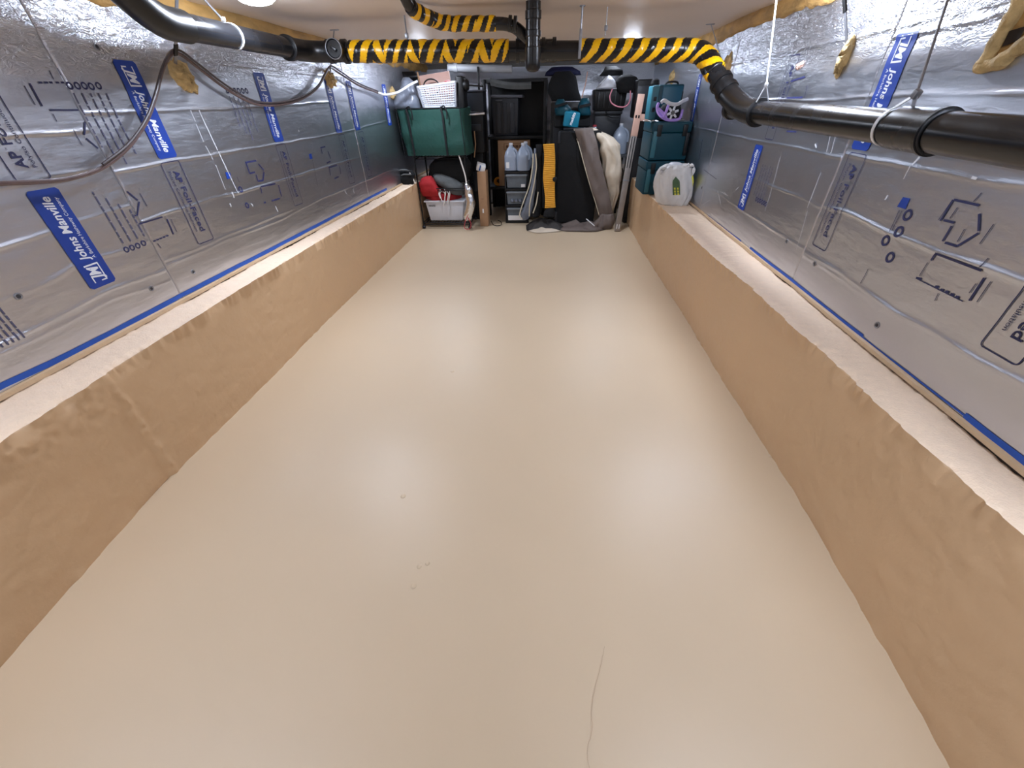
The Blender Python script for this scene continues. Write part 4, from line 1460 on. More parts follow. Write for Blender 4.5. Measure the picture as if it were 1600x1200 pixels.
# ---- black shelving with bins in the middle ----------------------------------------
sh = empty('black_shelving', (-.37, 5.27, 0), 'tall black shelving unit in the dark middle of the far end', 'shelving')
sx0, sx1 = at(757, 160, 5.04).x, at(852, 160, 5.04).x
for x in (sx0, sx1):
    for y in (5.05, 5.50):
        b = B(); b.box((x, y, .655), (.035, .035, 1.31), BLACK, bevel=.004); b.build('post', sh)
for z in (.30, .80, 1.295):
    b = B(); b.box(((sx0 + sx1) / 2, 5.275, z), (sx1 - sx0, .46, .03), BLACK, bevel=.004); b.build('shelf', sh)
b = B(); b.box(((sx0 + sx1) / 2, 5.51, .655), (sx1 - sx0, .01, 1.3), BLACK); b.build('back_panel', sh)
c, s = fbox(768, 153, 810, 200, 5.08, .32)
zbase = .8155
bn = empty('grey_tote', (c.x, c.y, zbase), 'dark grey lidded tote in the black shelving above the carton', 'tote')
hgt = c.z + s.z / 2 - zbase
b = B(); b.box((c.x, c.y, zbase + hgt / 2), (s.x, .32, hgt), DARKBIN, taper=(.92, .9), bevel=.012); b.build('tote_body', bn)
b = B(); b.box((c.x + .02, c.y, zbase + hgt + .014), (s.x * 1.18, .36, .026), mat('tote_lid', srgb(70, 72, 80), .4), rot=(0, .02, 0), bevel=.006); b.build('lid', bn)
for dx in (-.07, .0, .08):
    b = B(); b.box((c.x + dx, c.y - .160, zbase + hgt * .48), (.045, .012, hgt * .8), DARKBIN, bevel=.004); b.build('rib', bn)
b = B(); b.box((c.x - .06, c.y - .165, zbase + hgt - .02), (.07, .02, .012), mat('tote_lid', srgb(70, 72, 80), .4), bevel=.003); b.build('latch', bn)
b = B(); P = []
for i in range(14):
    t = i / 13
    q = at(766 + 64 * t, 128 + 5 * t + 3 * math.sin(PI * t), 5.00)
    P.append([q + Vector((0, .0, .03 - .012 * t)), q + Vector((0, -.01, 0)), q + Vector((0, .01, -.03)), q + Vector((0, .03, -.028)), q + Vector((0, .03, .03))])
b.grid(P, GREYCLOTH, closed_v=True); o = b.build('strip_cloth'); tag(o, 'grey cloth strip slung along the top front of the black shelving', 'cloth')
# carton under the shelf and the jugs in front
c, s = fbox(778, 214, 828, 256, 5.06, .28)
bxc = empty('brown_carton', (c.x, 5.22, .317), 'brown printed carton in the black shelving behind the water jugs', 'box')
b = B(); b.box((c.x, 5.22, (.317 + .778) / 2), (s.x, .30, .778 - .317), CARD, bevel=.003); b.build('carton_body', bxc)
b = B()
for k, w in enumerate((.02, .03, .022, .034, .02)):
    b.box((c.x - .075 + .036 * k, 5.0685, .715), (w, .002, .026), mat('carton_print', srgb(96, 66, 44), .8))
b.build('printed_name', bxc, recalc=False)
b = B(); outline(b, [(-.11, .685), (.11, .685), (.11, .745), (-.11, .745)], lambda x, y: Vector((c.x + x, 5.0685, y)), .004, mat('carton_print', srgb(96, 66, 44), .8))
b.build('printed_frame', bxc, recalc=False)


def jug(x, y, z, capm, label, s=1.0, group='water jugs', paper=False):
    e = empty('water_jug', (x, y, z), label, 'jug', group)
    hh = .262 * s
    prof = [(.060, 0), (.074, .006), (.075, .03), (.075, .13), (.073, .15), (.064, .18), (.046, .21), (.027, .232), (.020, .240), (.020, .252)]
    rings = []
    for r, hgt_ in prof:
        ring = []
        for k in range(28):
            a = 2 * PI * k / 28
            e_ = .62
            ring.append(Vector((x + s * r * math.copysign(abs(math.cos(a)) ** e_, math.cos(a)), y + s * r * math.copysign(abs(math.sin(a)) ** e_, math.sin(a)), z + s * hgt_)))
        rings.append(ring)
    b = B(); V = b.grid(rings, JUG, closed_v=True); b.cap(list(reversed(V[0])), JUG); b.cap(V[-1], JUG); b.build('jug_body', e, sharp=50)
    b = B(); b.lathe((x, y, z + s * .248), [(.021 * s, 0), (.022 * s, .003), (.022 * s, .018), (.018 * s, .020)], capm, 18); b.build('cap', e)
    b = B(); b.tube(spline([(x + .028 * s, y - .03 * s, z + .222 * s), (x + .062 * s, y - .045 * s, z + .195 * s), (x + .074 * s, y - .05 * s, z + .15 * s), (x + .070 * s, y - .055 * s, z + .11 * s)], 5), .011 * s, JUG, 10); b.build('handle', e)
    if paper:
        b = B(); b.box((x - .035 * s, y - .076 * s, z + .06 * s), (.035 * s, .003, .06 * s), SKINP); b.build('paper_label', e)


# ---- drawer tower with jugs on top -----------------------------------------------
dz = .522
dt = empty('drawer_tower', (-.335, 4.84, 0), 'black tower with three clear drawers below the pair of water jugs', 'drawers')
dx0, dx1 = at(789, 310, 4.66).x, at(826, 310, 4.66).x
for z in (.012, .18, .345, .510):
    b = B(); b.box(((dx0 + dx1) / 2, 4.84, z), (dx1 - dx0, .36, .022), BLACK, bevel=.004); b.build('frame_tray', dt)
for x in (dx0 + .008, dx1 - .008):
    b = B(); b.box((x, 4.84, .262), (.016, .34, .50), BLACK, bevel=.003); b.build('side_frame', dt)
for k, z in enumerate((.096, .2625, .428)):
    b = B(); b.box(((dx0 + dx1) / 2, 4.83, z), (dx1 - dx0 - .04, .33, .135), CLEAR, taper=(.93, .95), bevel=.006); o = b.build('drawer', dt)
    b = B(); b.box(((dx0 + dx1) / 2, 4.66, z + .055), (dx1 - dx0 - .035, .022, .016), mat('drawer_lip', srgb(120, 126, 132), .4), bevel=.003); b.build('drawer_lip', o)
    if k == 2:
        b = B(); b.box((dx1 - .06, 4.662, z - .045), (.045, .006, .03), SKINP, bevel=.002); b.build('paper_tag', o)
    if k == 0:
        b = B(); b.box(((dx0 + dx1) / 2, 4.662, z - .04), (dx1 - dx0 - .06, .006, .05), SKINP); b.build('white_contents', o)
    if k == 1:
        for q in range(3):
            b = B(); b.lathe(((dx0 + dx1) / 2 - .05 + .045 * q, 4.663, z - .045), [(.012, 0), (.02, .012), (.014, .03), (.004, .036)], SMOKE, 10); b.build('bulging_content', o)
jug(dx0 + .070, 4.74, dz, WHITEPL, 'left water jug with paper label on the clear drawer tower', .93, paper=True)
jug(dx1 - .062, 4.72, dz, WHITEPL, 'right water jug with handle on the clear drawer tower', .93)
jug(dx1 - .045, 4.90, dz, WHITEPL, 'water jug mostly hidden behind the pair on the clear drawer tower', .93)
cc = at(779, 285, 5.1)
yc = empty('cord_coil', (cc.x, 5.12, .315), 'orange extension cord coil on the dark shelf left of the drawer tower', 'cord')
for k in range(4):
    b = B(); b.tube([(cc.x + (.05 - .006 * k) * math.cos(a), 5.10 + .012 * k, cc.z + .010 + (.042 - .005 * k) * math.sin(a)) for a in np.linspace(0, 2 * PI, 26)], .006, ORANGE, 8, caps=False); b.build('coil_turn', yc)

# ---- folded canvas chair / umbrella cloths beside the drawers ---------------------
fc = empty('folded_canopy', at(828, 345, 4.5), 'folded grey canopy with pale edging leaning beside the drawer tower', 'canopy')
for (L, R_, m, d) in (([(835, 232), (833, 262), (829, 290), (820, 318), (813, 335), (815, 343)], [(838, 232), (839, 262), (838, 290), (834, 318), (829, 335), (826, 343)], SMOKE, .03),
                      ([(838, 226), (839, 258), (838, 290), (836, 315), (832, 332), (829, 338)], [(846, 226), (848, 258), (848, 290), (848, 315), (846, 332), (842, 345)], BLACKM, .05)):
    rows = [(L[i][1], L[i][0], R_[i][0], d * (.5 + .5 * i / 5)) for i in range(6)]
    rows.reverse()
    b = B(); b.blob(rows, 4.55, m, 18, 2.0, .008, 151); b.build('cloth_fold', fc, sharp=0)
for q in ([(833, 240), (832, 262), (827, 290), (818, 315), (812, 335), (816, 343)], [(837, 240), (838, 262), (834, 290), (828, 318), (827, 338)], [(841, 300), (838, 318), (833, 333)]):
    b = B(); b.tube(spline([at(x, y, 4.50) for x, y in q], 5), .006, CREAM, 8); b.build('edging', fc)

# ---- yellow ribbed mat -------------------------------------------------------------
ym = empty('ribbed_mat', at(860, 328, 4.47), 'yellow ribbed folding mat standing on edge beside the black suitcase', 'mat')
for k in range(34):
    t = k / 33
    py = 227 + (324 - 227) * t
    wob = 2.0 * math.sin(t * 9)
    a = at(849 + wob * .6 + 2 * t, py, 4.46); e = at(866 + .8 * math.sin(t * 6) + 2 * t, py - 1, 4.44)
    b = B(); b.tube([a, e], .0092, YFOAM, 8); b.build('rib', ym)
q = at(867, 280, 4.42)
b = B(); b.lathe(q, [(.022, 0), (.024, .01), (.014, .016), (.004, .017)], BLACK, 14, axis=(0, -1, 0)); o = b.build('buckle', ym)
b = B(); b.blob([(338, 848, 866, .05), (330, 850, 866, .05), (324, 856, 866, .03)], 4.47, BLACKM, 16, 2.2, .01, 152); b.build('dark_foot', ym, sharp=0)
b = B(); b.blob([(240, 848, 853, .03), (280, 846, 852, .04), (325, 848, 853, .03)][::-1], 4.53, BLACKM, 14, 2.2, .006, 153); b.build('dark_backing', ym, sharp=0)

# ---- black suitcase with tarps -------------------------------------------------------
c, s = fbox(869, 207, 934, 350, 4.52, .24)
sc = empty('suitcase', (c.x, 4.64, 0), 'large upright black suitcase under the grey and beige tarps', 'suitcase')
b = B(); b.box((c.x, 4.64, .455), (s.x, .24, .85), BLACKM, bevel=.03, seg=3); b.build('shell', sc)
b = B(); b.box((c.x - s.x / 2 + .012, 4.525, .83), (.025, .03, .10), DARKBIN, bevel=.008); b.build('corner_guard', sc)
b = B(); b.box((c.x - s.x / 2 + .012, 4.525, .10), (.028, .03, .10), DARKBIN, bevel=.008); b.build('corner_guard', sc)
b = B(); b.box((c.x - .06, 4.60, .892), (.20, .04, .022), DARKBIN, bevel=.008); b.build('top_handle', sc)
for dx in (-.2, .2):
    b = B(); b.lathe((c.x + dx, 4.60, .016), [(.004, -.012), (.015, -.010), (.017, 0), (.015, .010), (.004, .012)], BLACK, 12, axis=(1, 0, 0)); b.build('wheel', sc)


def sheet(name, parent, L, R_, Yl, Yr, m, folds, th=.008, n=26, nv=14, seed=1):
    """cloth between two edges given as pixel polylines, with its own depth along each edge, folds and thickness"""
    def samp(E, Y, k):
        t = k / n * (len(E) - 1)
        i = min(int(t), len(E) - 2); f = t - i
        px = E[i][0] * (1 - f) + E[i + 1][0] * f; py = E[i][1] * (1 - f) + E[i + 1][1] * f
        yy = Y[i] * (1 - f) + Y[i + 1] * f
        return at(px, py, yy)
    P = []
    for k in range(n + 1):
        a, e = samp(L, Yl, k), samp(R_, Yr, k)
        row = []
        for j in range(nv + 1):
            v = j / nv
            p = a.lerp(e, v)
            w = float(vnoise(np.array([v * 4 + k * .10 + 20]), np.array([k * .22 + 10]), seed)[0])
            p.y += folds * w - .35 * folds * math.sin(PI * v) * 3
            row.append(p)
        P.append(row)
    b = B()
    b.grid(P, m)
    b.grid([[p + Vector((0, th, 0)) for p in r] for r in P], m)
    ring = lambda Q: [Q[0][j] for j in range(nv + 1)] + [Q[i][nv] for i in range(1, n + 1)] + [Q[n][j] for j in range(nv - 1, -1, -1)] + [Q[i][0] for i in range(n - 1, 0, -1)]
    r0 = ring(P)
    b.grid([r0, [p + Vector((0, th, 0)) for p in r0]], m, closed_v=True)
    bmesh.ops.remove_doubles(b.bm, verts=b.bm.verts[:], dist=.0004)
    o = b.build(name, parent, sharp=0)
    for p in o.data.polygons: p.use_smooth = True
    return o


tb = empty('beige_tarp', at(955, 330, 4.5), 'beige tarp bunched over the right side of the black suitcase', 'tarp')
rows = [(334, 953, 957, .02), (322, 949, 961, .06), (300, 944, 967, .10), (270, 940, 970, .12), (240, 937, 970, .13), (225, 934, 967, .13), (215, 928, 958, .11), (207, 924, 942, .08), (200, 922, 928, .04)]
b = B(); b.blob(rows, 4.60, TARPB, 56, 2.3, .012, 161, sub=5, folds=(9, .010)); b.build('tarp_bundle', tb, sharp=0)
tg = empty('grey_tarp', at(940, 345, 4.45), 'grey brown tarp hanging over the front of the black suitcase onto the floor', 'tarp')
sheet('hanging_part', tg, [(897, 201), (906, 232), (914, 262), (922, 290), (930, 315), (936, 338)], [(926, 199), (933, 222), (938, 250), (946, 282), (953, 310), (958, 336)],
      [4.50, 4.49, 4.475, 4.47, 4.46, 4.45], [4.50, 4.48, 4.46, 4.45, 4.44, 4.43], TARPG, .020, seed=171)
b = B(); b.tube(spline([at(x, y, Y) for x, y, Y in ((897, 202, 4.57), (906, 232, 4.48), (914, 262, 4.465), (922, 290, 4.46), (930, 315, 4.45), (936, 336, 4.44))], 5), .004, CREAM, 6); b.build('hem', tg)
b = B(); b.blob([(357, 922, 956, .05), (350, 926, 959, .06), (342, 933, 959, .05), (334, 938, 957, .03)], 4.43, TARPG, 40, 2.2, .012, 172, folds=(7, .012)); b.build('gathered_part', tg, sharp=0)


def floor_cloth(name, parent, outl, m, hgt, seed):
    """heap of cloth lying on the floor: outline in pixels on the floor"""
    pts = [atz(x, y, 0.002) for x, y in outl]
    cx_ = sum((p for p in pts), Vector()) / len(pts)
    n = 5
    rings = []
    dense = spline(pts + [pts[0]], 4)[:-1]
    for i in range(n + 1):
        t = i / n
        ring = []
        for p in dense:
            q = p.lerp(cx_, t * .96)
            z = .002 + hgt * (math.sin(t * PI / 2)) * (1 + .55 * float(vnoise(np.array([q.x * 16 + 9]), np.array([q.y * 16 + 9]), seed)[0]))
            ring.append(Vector((q.x, q.y, z if i else .0015)))
        rings.append(ring)
    b = B(); V = b.grid(rings, m, closed_v=True); b.cap(V[-1], m); b.cap(list(reversed(V[0])), m)
    return b.build(name, parent, sharp=0)


floor_cloth('floor_part', tg, [(862, 352), (880, 346), (905, 345), (930, 346), (950, 350), (957, 354), (945, 359), (931, 362), (905, 362), (880, 361), (866, 357)], TARPG, .05, 173)
tgf = empty('floor_tarp', atz(850, 358, 0), 'dark crumpled tarp with pale underside lying in front of the yellow mat', 'tarp')
floor_cloth('dark_side', tgf, [(822, 352), (835, 344), (855, 342), (872, 346), (886, 352), (880, 359), (860, 360), (838, 361), (824, 361)], mat('tarp_dark', srgb(52, 48, 46), .7, bump=.4, bscale=30), .06, 174)
floor_cloth('pale_side', tgf, [(823, 361), (838, 357), (852, 357), (868, 359), (878, 361), (862, 363), (838, 364)], TARPB, .022, 175)
b = B(); b.tube(spline([at(916, 342, 4.33), at(922, 347, 4.31), at(929, 353, 4.30)], 4), .005, TIE, 6); b.build('white_piping', tg)

# ---- teal tool bag on the suitcase --------------------------------------------------
tbg = empty('tool_bag', at(895, 200, 4.6), 'teal and black tool bag with white lettering on top of the black suitcase', 'bag')
c, s = fbox(866, 157, 924, 198, 4.62, .22)
b = B(); b.box((c.x, c.y, .965), (s.x, .2, .13), BLACKM, bevel=.03, seg=3); b.build('bag_base', tbg)
b = B(); b.blob([(180, 868, 893, .07), (168, 866, 892, .08), (160, 868, 884, .06), (155, 872, 880, .03)], 4.66, TEAL, 18, 2.4, .01, 181); b.build('left_pocket', tbg, sharp=0)
b = B(); b.blob([(180, 904, 923, .07), (165, 904, 922, .08), (158, 907, 921, .06), (153, 910, 919, .03)], 4.66, TEAL, 18, 3.0, .008, 182); b.build('right_pocket', tbg, sharp=0)
for (x0_, y0_, x1_, y1_) in ((866, 167, 886, 161), (905, 167, 923, 163)):
    b = B(); ribbon(b, [at(x0_, y0_, 4.575), at(x1_, y1_, 4.572)], .022, BLACKM, (0, 0, 1), .003); b.build('strap', tbg)
pk_c = at(893, 186, 4.60)
b = B(); b.box((pk_c.x, 4.62, pk_c.z), (.15, .09, .125), mat('teal_bright', srgb(0, 120, 150), .55, bump=.3, bscale=30), rot=(.15, .12, 0), bevel=.018, seg=3); b.build('front_pouch', tbg)
b = B()
dirx = Vector((math.sin(.35), 0, math.cos(.35))); diry = Vector((-math.cos(.35), 0, math.sin(.35)))
o0 = Vector((pk_c.x + .000, 4.5585, pk_c.z - .05))
put_text(b, 'makita', WHITEP, lambda x, y: o0 + dirx * x + diry * y + Vector((0, .15 * (x - .05) - .008, 0)), .105, .026, 0, 0, bold=.03, shear=.2)
b.build('lettering', tbg, recalc=False)
b = B(); b.tube(spline([at(918, 112, 4.66), at(915, 130, 4.64), at(911, 145, 4.63), at(909, 153, 4.63)], 5), .005, PALEPINK, 6); b.build('shoulder_cord', tbg)
b = B(); b.blob([(158, 862, 908, .09), (145, 858, 906, .11), (132, 858, 904, .11), (120, 862, 900, .10), (112, 868, 892, .06)], 5.02, BLACKM, 22, 2.4, .02, 183)
o = b.build('black_backpack', sharp=0)
q = at(884, 159, 5.02)
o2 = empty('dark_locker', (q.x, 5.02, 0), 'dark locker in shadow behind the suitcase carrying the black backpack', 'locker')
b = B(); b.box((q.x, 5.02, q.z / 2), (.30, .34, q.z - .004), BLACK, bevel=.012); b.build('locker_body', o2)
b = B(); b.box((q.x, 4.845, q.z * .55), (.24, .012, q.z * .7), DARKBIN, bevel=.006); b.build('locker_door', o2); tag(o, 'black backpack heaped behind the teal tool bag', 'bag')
b = B(); b.blob([(118, 852, 908, .10), (112, 854, 906, .12), (105, 862, 895, .08)], 5.25, mat('navy_cloth', srgb(18, 22, 62), .7, bump=.4, bscale=30), 20, 2.2, .012, 184)
o = b.build('navy_bundle', sharp=0); tag(o, 'dark navy bundle high at the far end right of the upright pipe', 'bundle')
# chrome bar and dark bin to the left of the shelving
c, s = fbox(727, 143, 755, 174, 4.80, .25)
b = B(); b.box(c, s, DARKBIN, bevel=.015, seg=3); b.box((c.x, c.y, c.z + s.z / 2 + .006), (s.x * 1.05, .26, .014), mat('tote_lid', srgb(70, 72, 80), .4), bevel=.004)
o = b.build('dark_bin'); tag(o, 'dark grey bin between the white basket and the black shelving', 'bin')
b = B(); b.tube([at(733, 179, 4.60), at(744, 178, 4.60), at(757, 177, 4.62)], .010, mat('chrome', (.8, .8, .82, 1), .2, 1.0), 10)
o = b.build('metal_bar'); tag(o, 'short shiny metal bar below the dark grey bin', 'bar')
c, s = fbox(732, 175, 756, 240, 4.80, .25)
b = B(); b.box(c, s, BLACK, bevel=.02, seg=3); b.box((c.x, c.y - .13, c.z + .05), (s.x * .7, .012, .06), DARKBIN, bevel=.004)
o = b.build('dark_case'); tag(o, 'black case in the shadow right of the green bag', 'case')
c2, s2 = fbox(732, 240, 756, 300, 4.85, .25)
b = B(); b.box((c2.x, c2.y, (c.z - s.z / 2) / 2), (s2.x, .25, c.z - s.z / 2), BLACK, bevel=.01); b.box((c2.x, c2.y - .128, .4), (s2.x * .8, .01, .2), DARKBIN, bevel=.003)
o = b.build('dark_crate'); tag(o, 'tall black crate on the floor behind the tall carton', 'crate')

# ---- right group: bins, jugs, shelf ---------------------------------------------------
rs = empty('low_shelf', (.72, 4.95, 0), 'dark metal shelf carrying the jug and bins behind the beige tarp', 'shelf')
rx0, rx1 = at(922, 240, 4.78).x, at(984, 240, 4.78).x
zs = at(970, 243, 4.72).z
b = B(); b.box(((rx0 + rx1) / 2, 4.97, zs - .012), (rx1 - rx0, .38, .024), mat('shelf_grey', srgb(86, 88, 92), .5, .3), bevel=.003); b.build('shelf_board', rs)
for x in (rx0 + .02, rx1 - .02):
    for y in (4.80, 5.14):
        b = B(); b.box((x, y, (zs - .024) / 2), (.025, .025, zs - .024), BLACK, bevel=.003); b.build('leg', rs)
jx = at(971, 215, 4.78).x
jug(jx, 4.87, zs, WHITEPL, 'pale blue water jug with white cap left of the leaning rail', 1.02)
jug(at(929, 198, 4.88).x, 4.88, zs, REDCAP, 'water jug with red cap peeking over the beige tarp', .98)
c, s = fbox(927, 177, 967, 240, 5.0, .15)
zt_ = at(947, 176, 4.98).z
bn = empty('grey_bin', (c.x, c.y, zs), 'dark grey lidded bin behind the two jugs on the low shelf', 'bin')
b = B(); b.box((c.x, c.y, (zs + zt_) / 2), (s.x, .15, zt_ - zs), DARKBIN, taper=(.95, .95), bevel=.01); b.build('bin_body', bn)
b = B(); b.box((c.x, c.y, zt_), (s.x * 1.05, .22, .03), DARKBIN, bevel=.006); b.build('lid', bn)
b = B(); b.tube(spline([(c.x - .03, c.y - .115, zt_ + .01), (c.x, c.y - .12, zt_ - .03), (c.x + .05, c.y - .118, zt_ - .045), (c.x + .11, c.y - .115, zt_ - .045)], 5), .004, BLACK, 6); b.build('cord', bn)
zc0 = zt_ + .016
c3, s3 = fbox(928, 140, 980, 172, 4.90, .3)
bk2 = empty('black_tub', (c3.x, c3.y, zc0), 'black plastic tub stacked on the dark grey bin with a white cover on top', 'tub')
zt2 = at(950, 139, 4.9).z
b = B(); b.box((c3.x, c3.y + .02, (zc0 + zt2) / 2), (s3.x, .28, zt2 - zc0), BLACK, taper=(.9, .9), bevel=.012); b.build('tub_body', bk2)
for k in range(5):
    b = B(); b.box((c3.x - s3.x * .35 + k * s3.x * .17, c3.y - .122, (zc0 + zt2) / 2), (.02, .012, (zt2 - zc0) * .75), BLACK, bevel=.004); b.build('rib', bk2)
wc = empty('white_cover', at(948, 138, 4.88), 'translucent white plastic cover on top of the black tub', 'cover')
b = B(); b.blob([(138, 931, 962, .09), (132, 935, 963, .09), (125, 942, 960, .07), (120, 947, 956, .04), (118, 950, 953, .01)], 4.93, WHITEPL, 22, 2.4, .004, 191); b.build('hood', wc, sharp=0)
b = B(); b.tube([at(937, 134, 4.83), at(943, 127, 4.84), at(949, 120, 4.86)], .004, mat('chrome', (.8, .8, .82, 1), .2, 1.0), 6); b.build('bright_edge', wc)
b = B(); b.blob([(145, 968, 1004, .06), (138, 964, 1006, .09), (128, 962, 1002, .10), (121, 966, 994, .08), (117, 972, 985, .03)], 4.90, BLACKM, 22, 2.3, .015, 192)
o = b.build('black_sack', sharp=0); tag(o, 'black soft sack on top of the black tub at the far right', 'bag')
b = B(); b.blob([(118, 936, 972, .07), (110, 942, 972, .09), (104, 945, 965, .05)], 5.05, BLACKM, 18, 2.3, .012, 193)
o = b.build('black_pouch', sharp=0); tag(o, 'black pouch behind the translucent white cover near the ceiling', 'bag')
b = B(); b.tube(spline([at(957, 139, 4.78), at(953, 150, 4.76), at(955, 160, 4.75), at(964, 166, 4.74), at(975, 167, 4.74), at(982, 162, 4.75), at(985, 153, 4.76), at(985, 142, 4.78)], 6), .006, PINKT, 8)
o = b.build('pink_tube'); tag(o, 'thin pink tube looping over the front of the black tub', 'tube')
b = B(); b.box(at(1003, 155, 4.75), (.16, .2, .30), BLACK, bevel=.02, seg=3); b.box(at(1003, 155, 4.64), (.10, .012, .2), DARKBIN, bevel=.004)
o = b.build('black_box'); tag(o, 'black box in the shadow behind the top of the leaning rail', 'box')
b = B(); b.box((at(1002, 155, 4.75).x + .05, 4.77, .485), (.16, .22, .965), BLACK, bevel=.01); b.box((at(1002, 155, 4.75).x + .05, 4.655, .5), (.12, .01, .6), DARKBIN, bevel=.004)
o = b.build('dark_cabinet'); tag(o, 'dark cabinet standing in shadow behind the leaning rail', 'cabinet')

# ---- leaning rail --------------------------------------------------------------------
lr = empty('leaning_rail', atz(964, 362, 0), 'long pale rail, grey metal below and pinkish above, leaning against the stored things', 'rail')
p0 = atz(964, 361, 0.004); p1 = at(1002, 147, 4.42)
ax = (p1 - p0)
Lr = ax.length
rotm = Vector((0, 0, 1)).rotation_difference(ax.normalized()).to_matrix().to_4x4()


def lbox(name, u0, u1, w, d, m, off=(0, 0), parent=lr):
    b = B(); b.box((0, 0, 0), (w, d, (u1 - u0) * Lr), m, bevel=.003)
    mid = p0 + ax * ((u0 + u1) / 2)
    bmesh.ops.transform(b.bm, matrix=Matrix.Translation(mid) @ rotm @ Matrix.Translation(Vector((off[0], off[1], 0))), verts=b.bm.verts[:])
    return b.build(name, parent)


lbox('lower_rail', 0.0, .73, .056, .026, ALU)
lbox('upper_rail', .72, 1.0, .060, .022, PALEPINK, (0, -.002))  # upper length coloured pinkish, paler than the grey lower length
for dx in (-.014, .010):
    lbox('channel', .50, .72, .007, .004, BLACK, (dx, -.014))
    lbox('slot', .845, .865, .014, .004, BLACK, (dx + .002, -.014))
    lbox('foot_slot', .02, .06, .008, .004, TIE, (dx + .002, -.014))
lbox('side_block', .83, .875, .085, .02, PALEPINK, (.065, .006))
lbox('joint', .40, .415, .060, .030, STEEL)

# ---- teal tool cases on the right ledge ------------------------------------------------


def tool_case(x0, x1, yf, yb, z0, z1, label, side_light=False):
    e = empty('tool_case', ((x0 + x1) / 2, (yf + yb) / 2, z0), label, 'tool case', 'teal tool cases')
    cx_, cy_ = (x0 + x1) / 2, (yf + yb) / 2
    b = B(); b.box((cx_, cy_, z0 + (z1 - z0) * .36), (x1 - x0, yb - yf, (z1 - z0) * .72), TEAL, bevel=.012, seg=3); b.build('case_body', e)
    b = B(); b.box((cx_, cy_, z0 + (z1 - z0) * .86), (x1 - x0 + .004, yb - yf + .004, (z1 - z0) * .27), TEAL, bevel=.012, seg=3); b.build('lid', e)
    for t in (.18, .84):
        b = B(); b.box((x0 + (x1 - x0) * t, yf - .006, z0 + (z1 - z0) * .78), (.036, .014, .075), BLACK, bevel=.005); b.build('latch', e)
    b = B(); b.box((x0 + .028, yf - .004, z0 + (z1 - z0) * .42), (.035, .014, (z1 - z0) * .70), TEAL2, bevel=.006); b.build('corner_pillar', e)
    b = B(); b.box((x1 - .020, yf - .004, z0 + (z1 - z0) * .42), (.028, .014, (z1 - z0) * .60), BLACK, bevel=.006); b.build('side_grip', e)
    return e


tool_case(.785, 1.078, 3.665, 4.03, LEDGE_Z + .011, .712, 'lower teal tool case resting on the right ledge behind the white sack')
tool_case(.787, 1.080, 3.67, 4.03, .7155, .972, 'middle teal tool case under the lilac frame and below the upright case')
# upright case: lid facing the viewer
uc = empty('tool_case', (.95, 3.93, .975), 'upright teal tool case standing on the two stacked ones', 'tool case', 'teal tool cases')
c, s = fbox(1016, 134, 1066, 188, 3.84, .17)
uz1 = at(1040, 132, 3.84).z
ux0, ux1 = at(1017, 160, 3.84).x, at(1066, 160, 3.84).x
b = B(); b.box(((ux0 + ux1) / 2 + .02, 3.925, (.975 + uz1) / 2), (ux1 - ux0 - .05, .17, uz1 - .975), TEAL, bevel=.014, seg=3); b.build('case_body', uc)
b = B(); b.box((ux0 + .030, 3.925, (.975 + uz1) / 2), (.06, .165, uz1 - .985), TEAL2, bevel=.010, seg=3); b.build('lid_side', uc)
b = B(); b.box(((ux0 + ux1) / 2 + .03, 3.838, (.975 + uz1) / 2 + .02), (.15, .012, .17), mat('teal_panel', srgb(0, 84, 108), .4), bevel=.008); b.build('front_panel', uc)
for dz_ in (.06, .13):
    b = B(); b.box((ux0 + .028, 3.838, .985 + dz_), (.022, .014, .028), BLACK, bevel=.004); b.build('latch', uc)
b = B(); b.tube(spline([((ux0 + ux1) / 2 - .02, 3.90, uz1), ((ux0 + ux1) / 2, 3.89, uz1 + .015), ((ux0 + ux1) / 2 + .06, 3.89, uz1 + .015), ((ux0 + ux1) / 2 + .08, 3.90, uz1)], 5), .007, BLACK, 8); b.build('handle', uc)
b = B(); b.box((ux1 - .012, 3.842, (.975 + uz1) / 2), (.012, .014, .14), BLACK, bevel=.004); b.build('side_grip', uc)
q = at(1022, 128, 3.92)
b = B(); b.lathe((q.x + .01, 3.92, uz1 + .001), [(.03, 0), (.034, .006), (.03, .03), (.014, .038), (.002, .039)], BLACK, 18)
o = b.build('black_puck'); tag(o, 'round black cap lying on the upright teal case', 'cap')

# ---- lilac openwork frame ---------------------------------------------------------------
lf_ = empty('lilac_headgear', at(1050, 188, 3.72), 'lilac openwork plastic headgear with a white padded rim on the teal cases', 'headgear')
Yc = 3.74
bot = [at(1029, 178, Yc), at(1038, 184, Yc - .03), at(1050, 187, Yc - .05), at(1060, 185, Yc - .05)]
rimp = [at(1026, 162, Yc - .03), at(1033, 160, Yc - .05), at(1038, 157, Yc - .06), at(1047, 162, Yc - .07), at(1058, 163, Yc - .06), at(1067, 158, Yc - .03), at(1074, 155, Yc)]
b = B(); b.tube(spline(rimp[1:], 6), .012, WHITEPL, 10); b.build('white_rim', lf_)
b = B()
b.tube(spline([at(1029, 161, Yc - .02), at(1027, 168, Yc - .03), at(1030, 178, Yc - .03), at(1040, 186, Yc - .04), at(1052, 188, Yc - .05), at(1062, 185, Yc - .03), at(1066, 172, Yc)], 6), .011, LILAC, 10)
b.tube(spline([at(1029, 170, Yc - .04), at(1036, 177, Yc - .055), at(1041, 184, Yc - .05)], 5), .010, LILAC, 10)
b.tube(spline([at(1045, 163, Yc - .06), at(1041, 174, Yc - .065), at(1037, 183, Yc - .05)], 5), .010, LILAC, 10)
b.build('lilac_shell', lf_)
q = at(1051, 176, Yc - .065)
b = B()
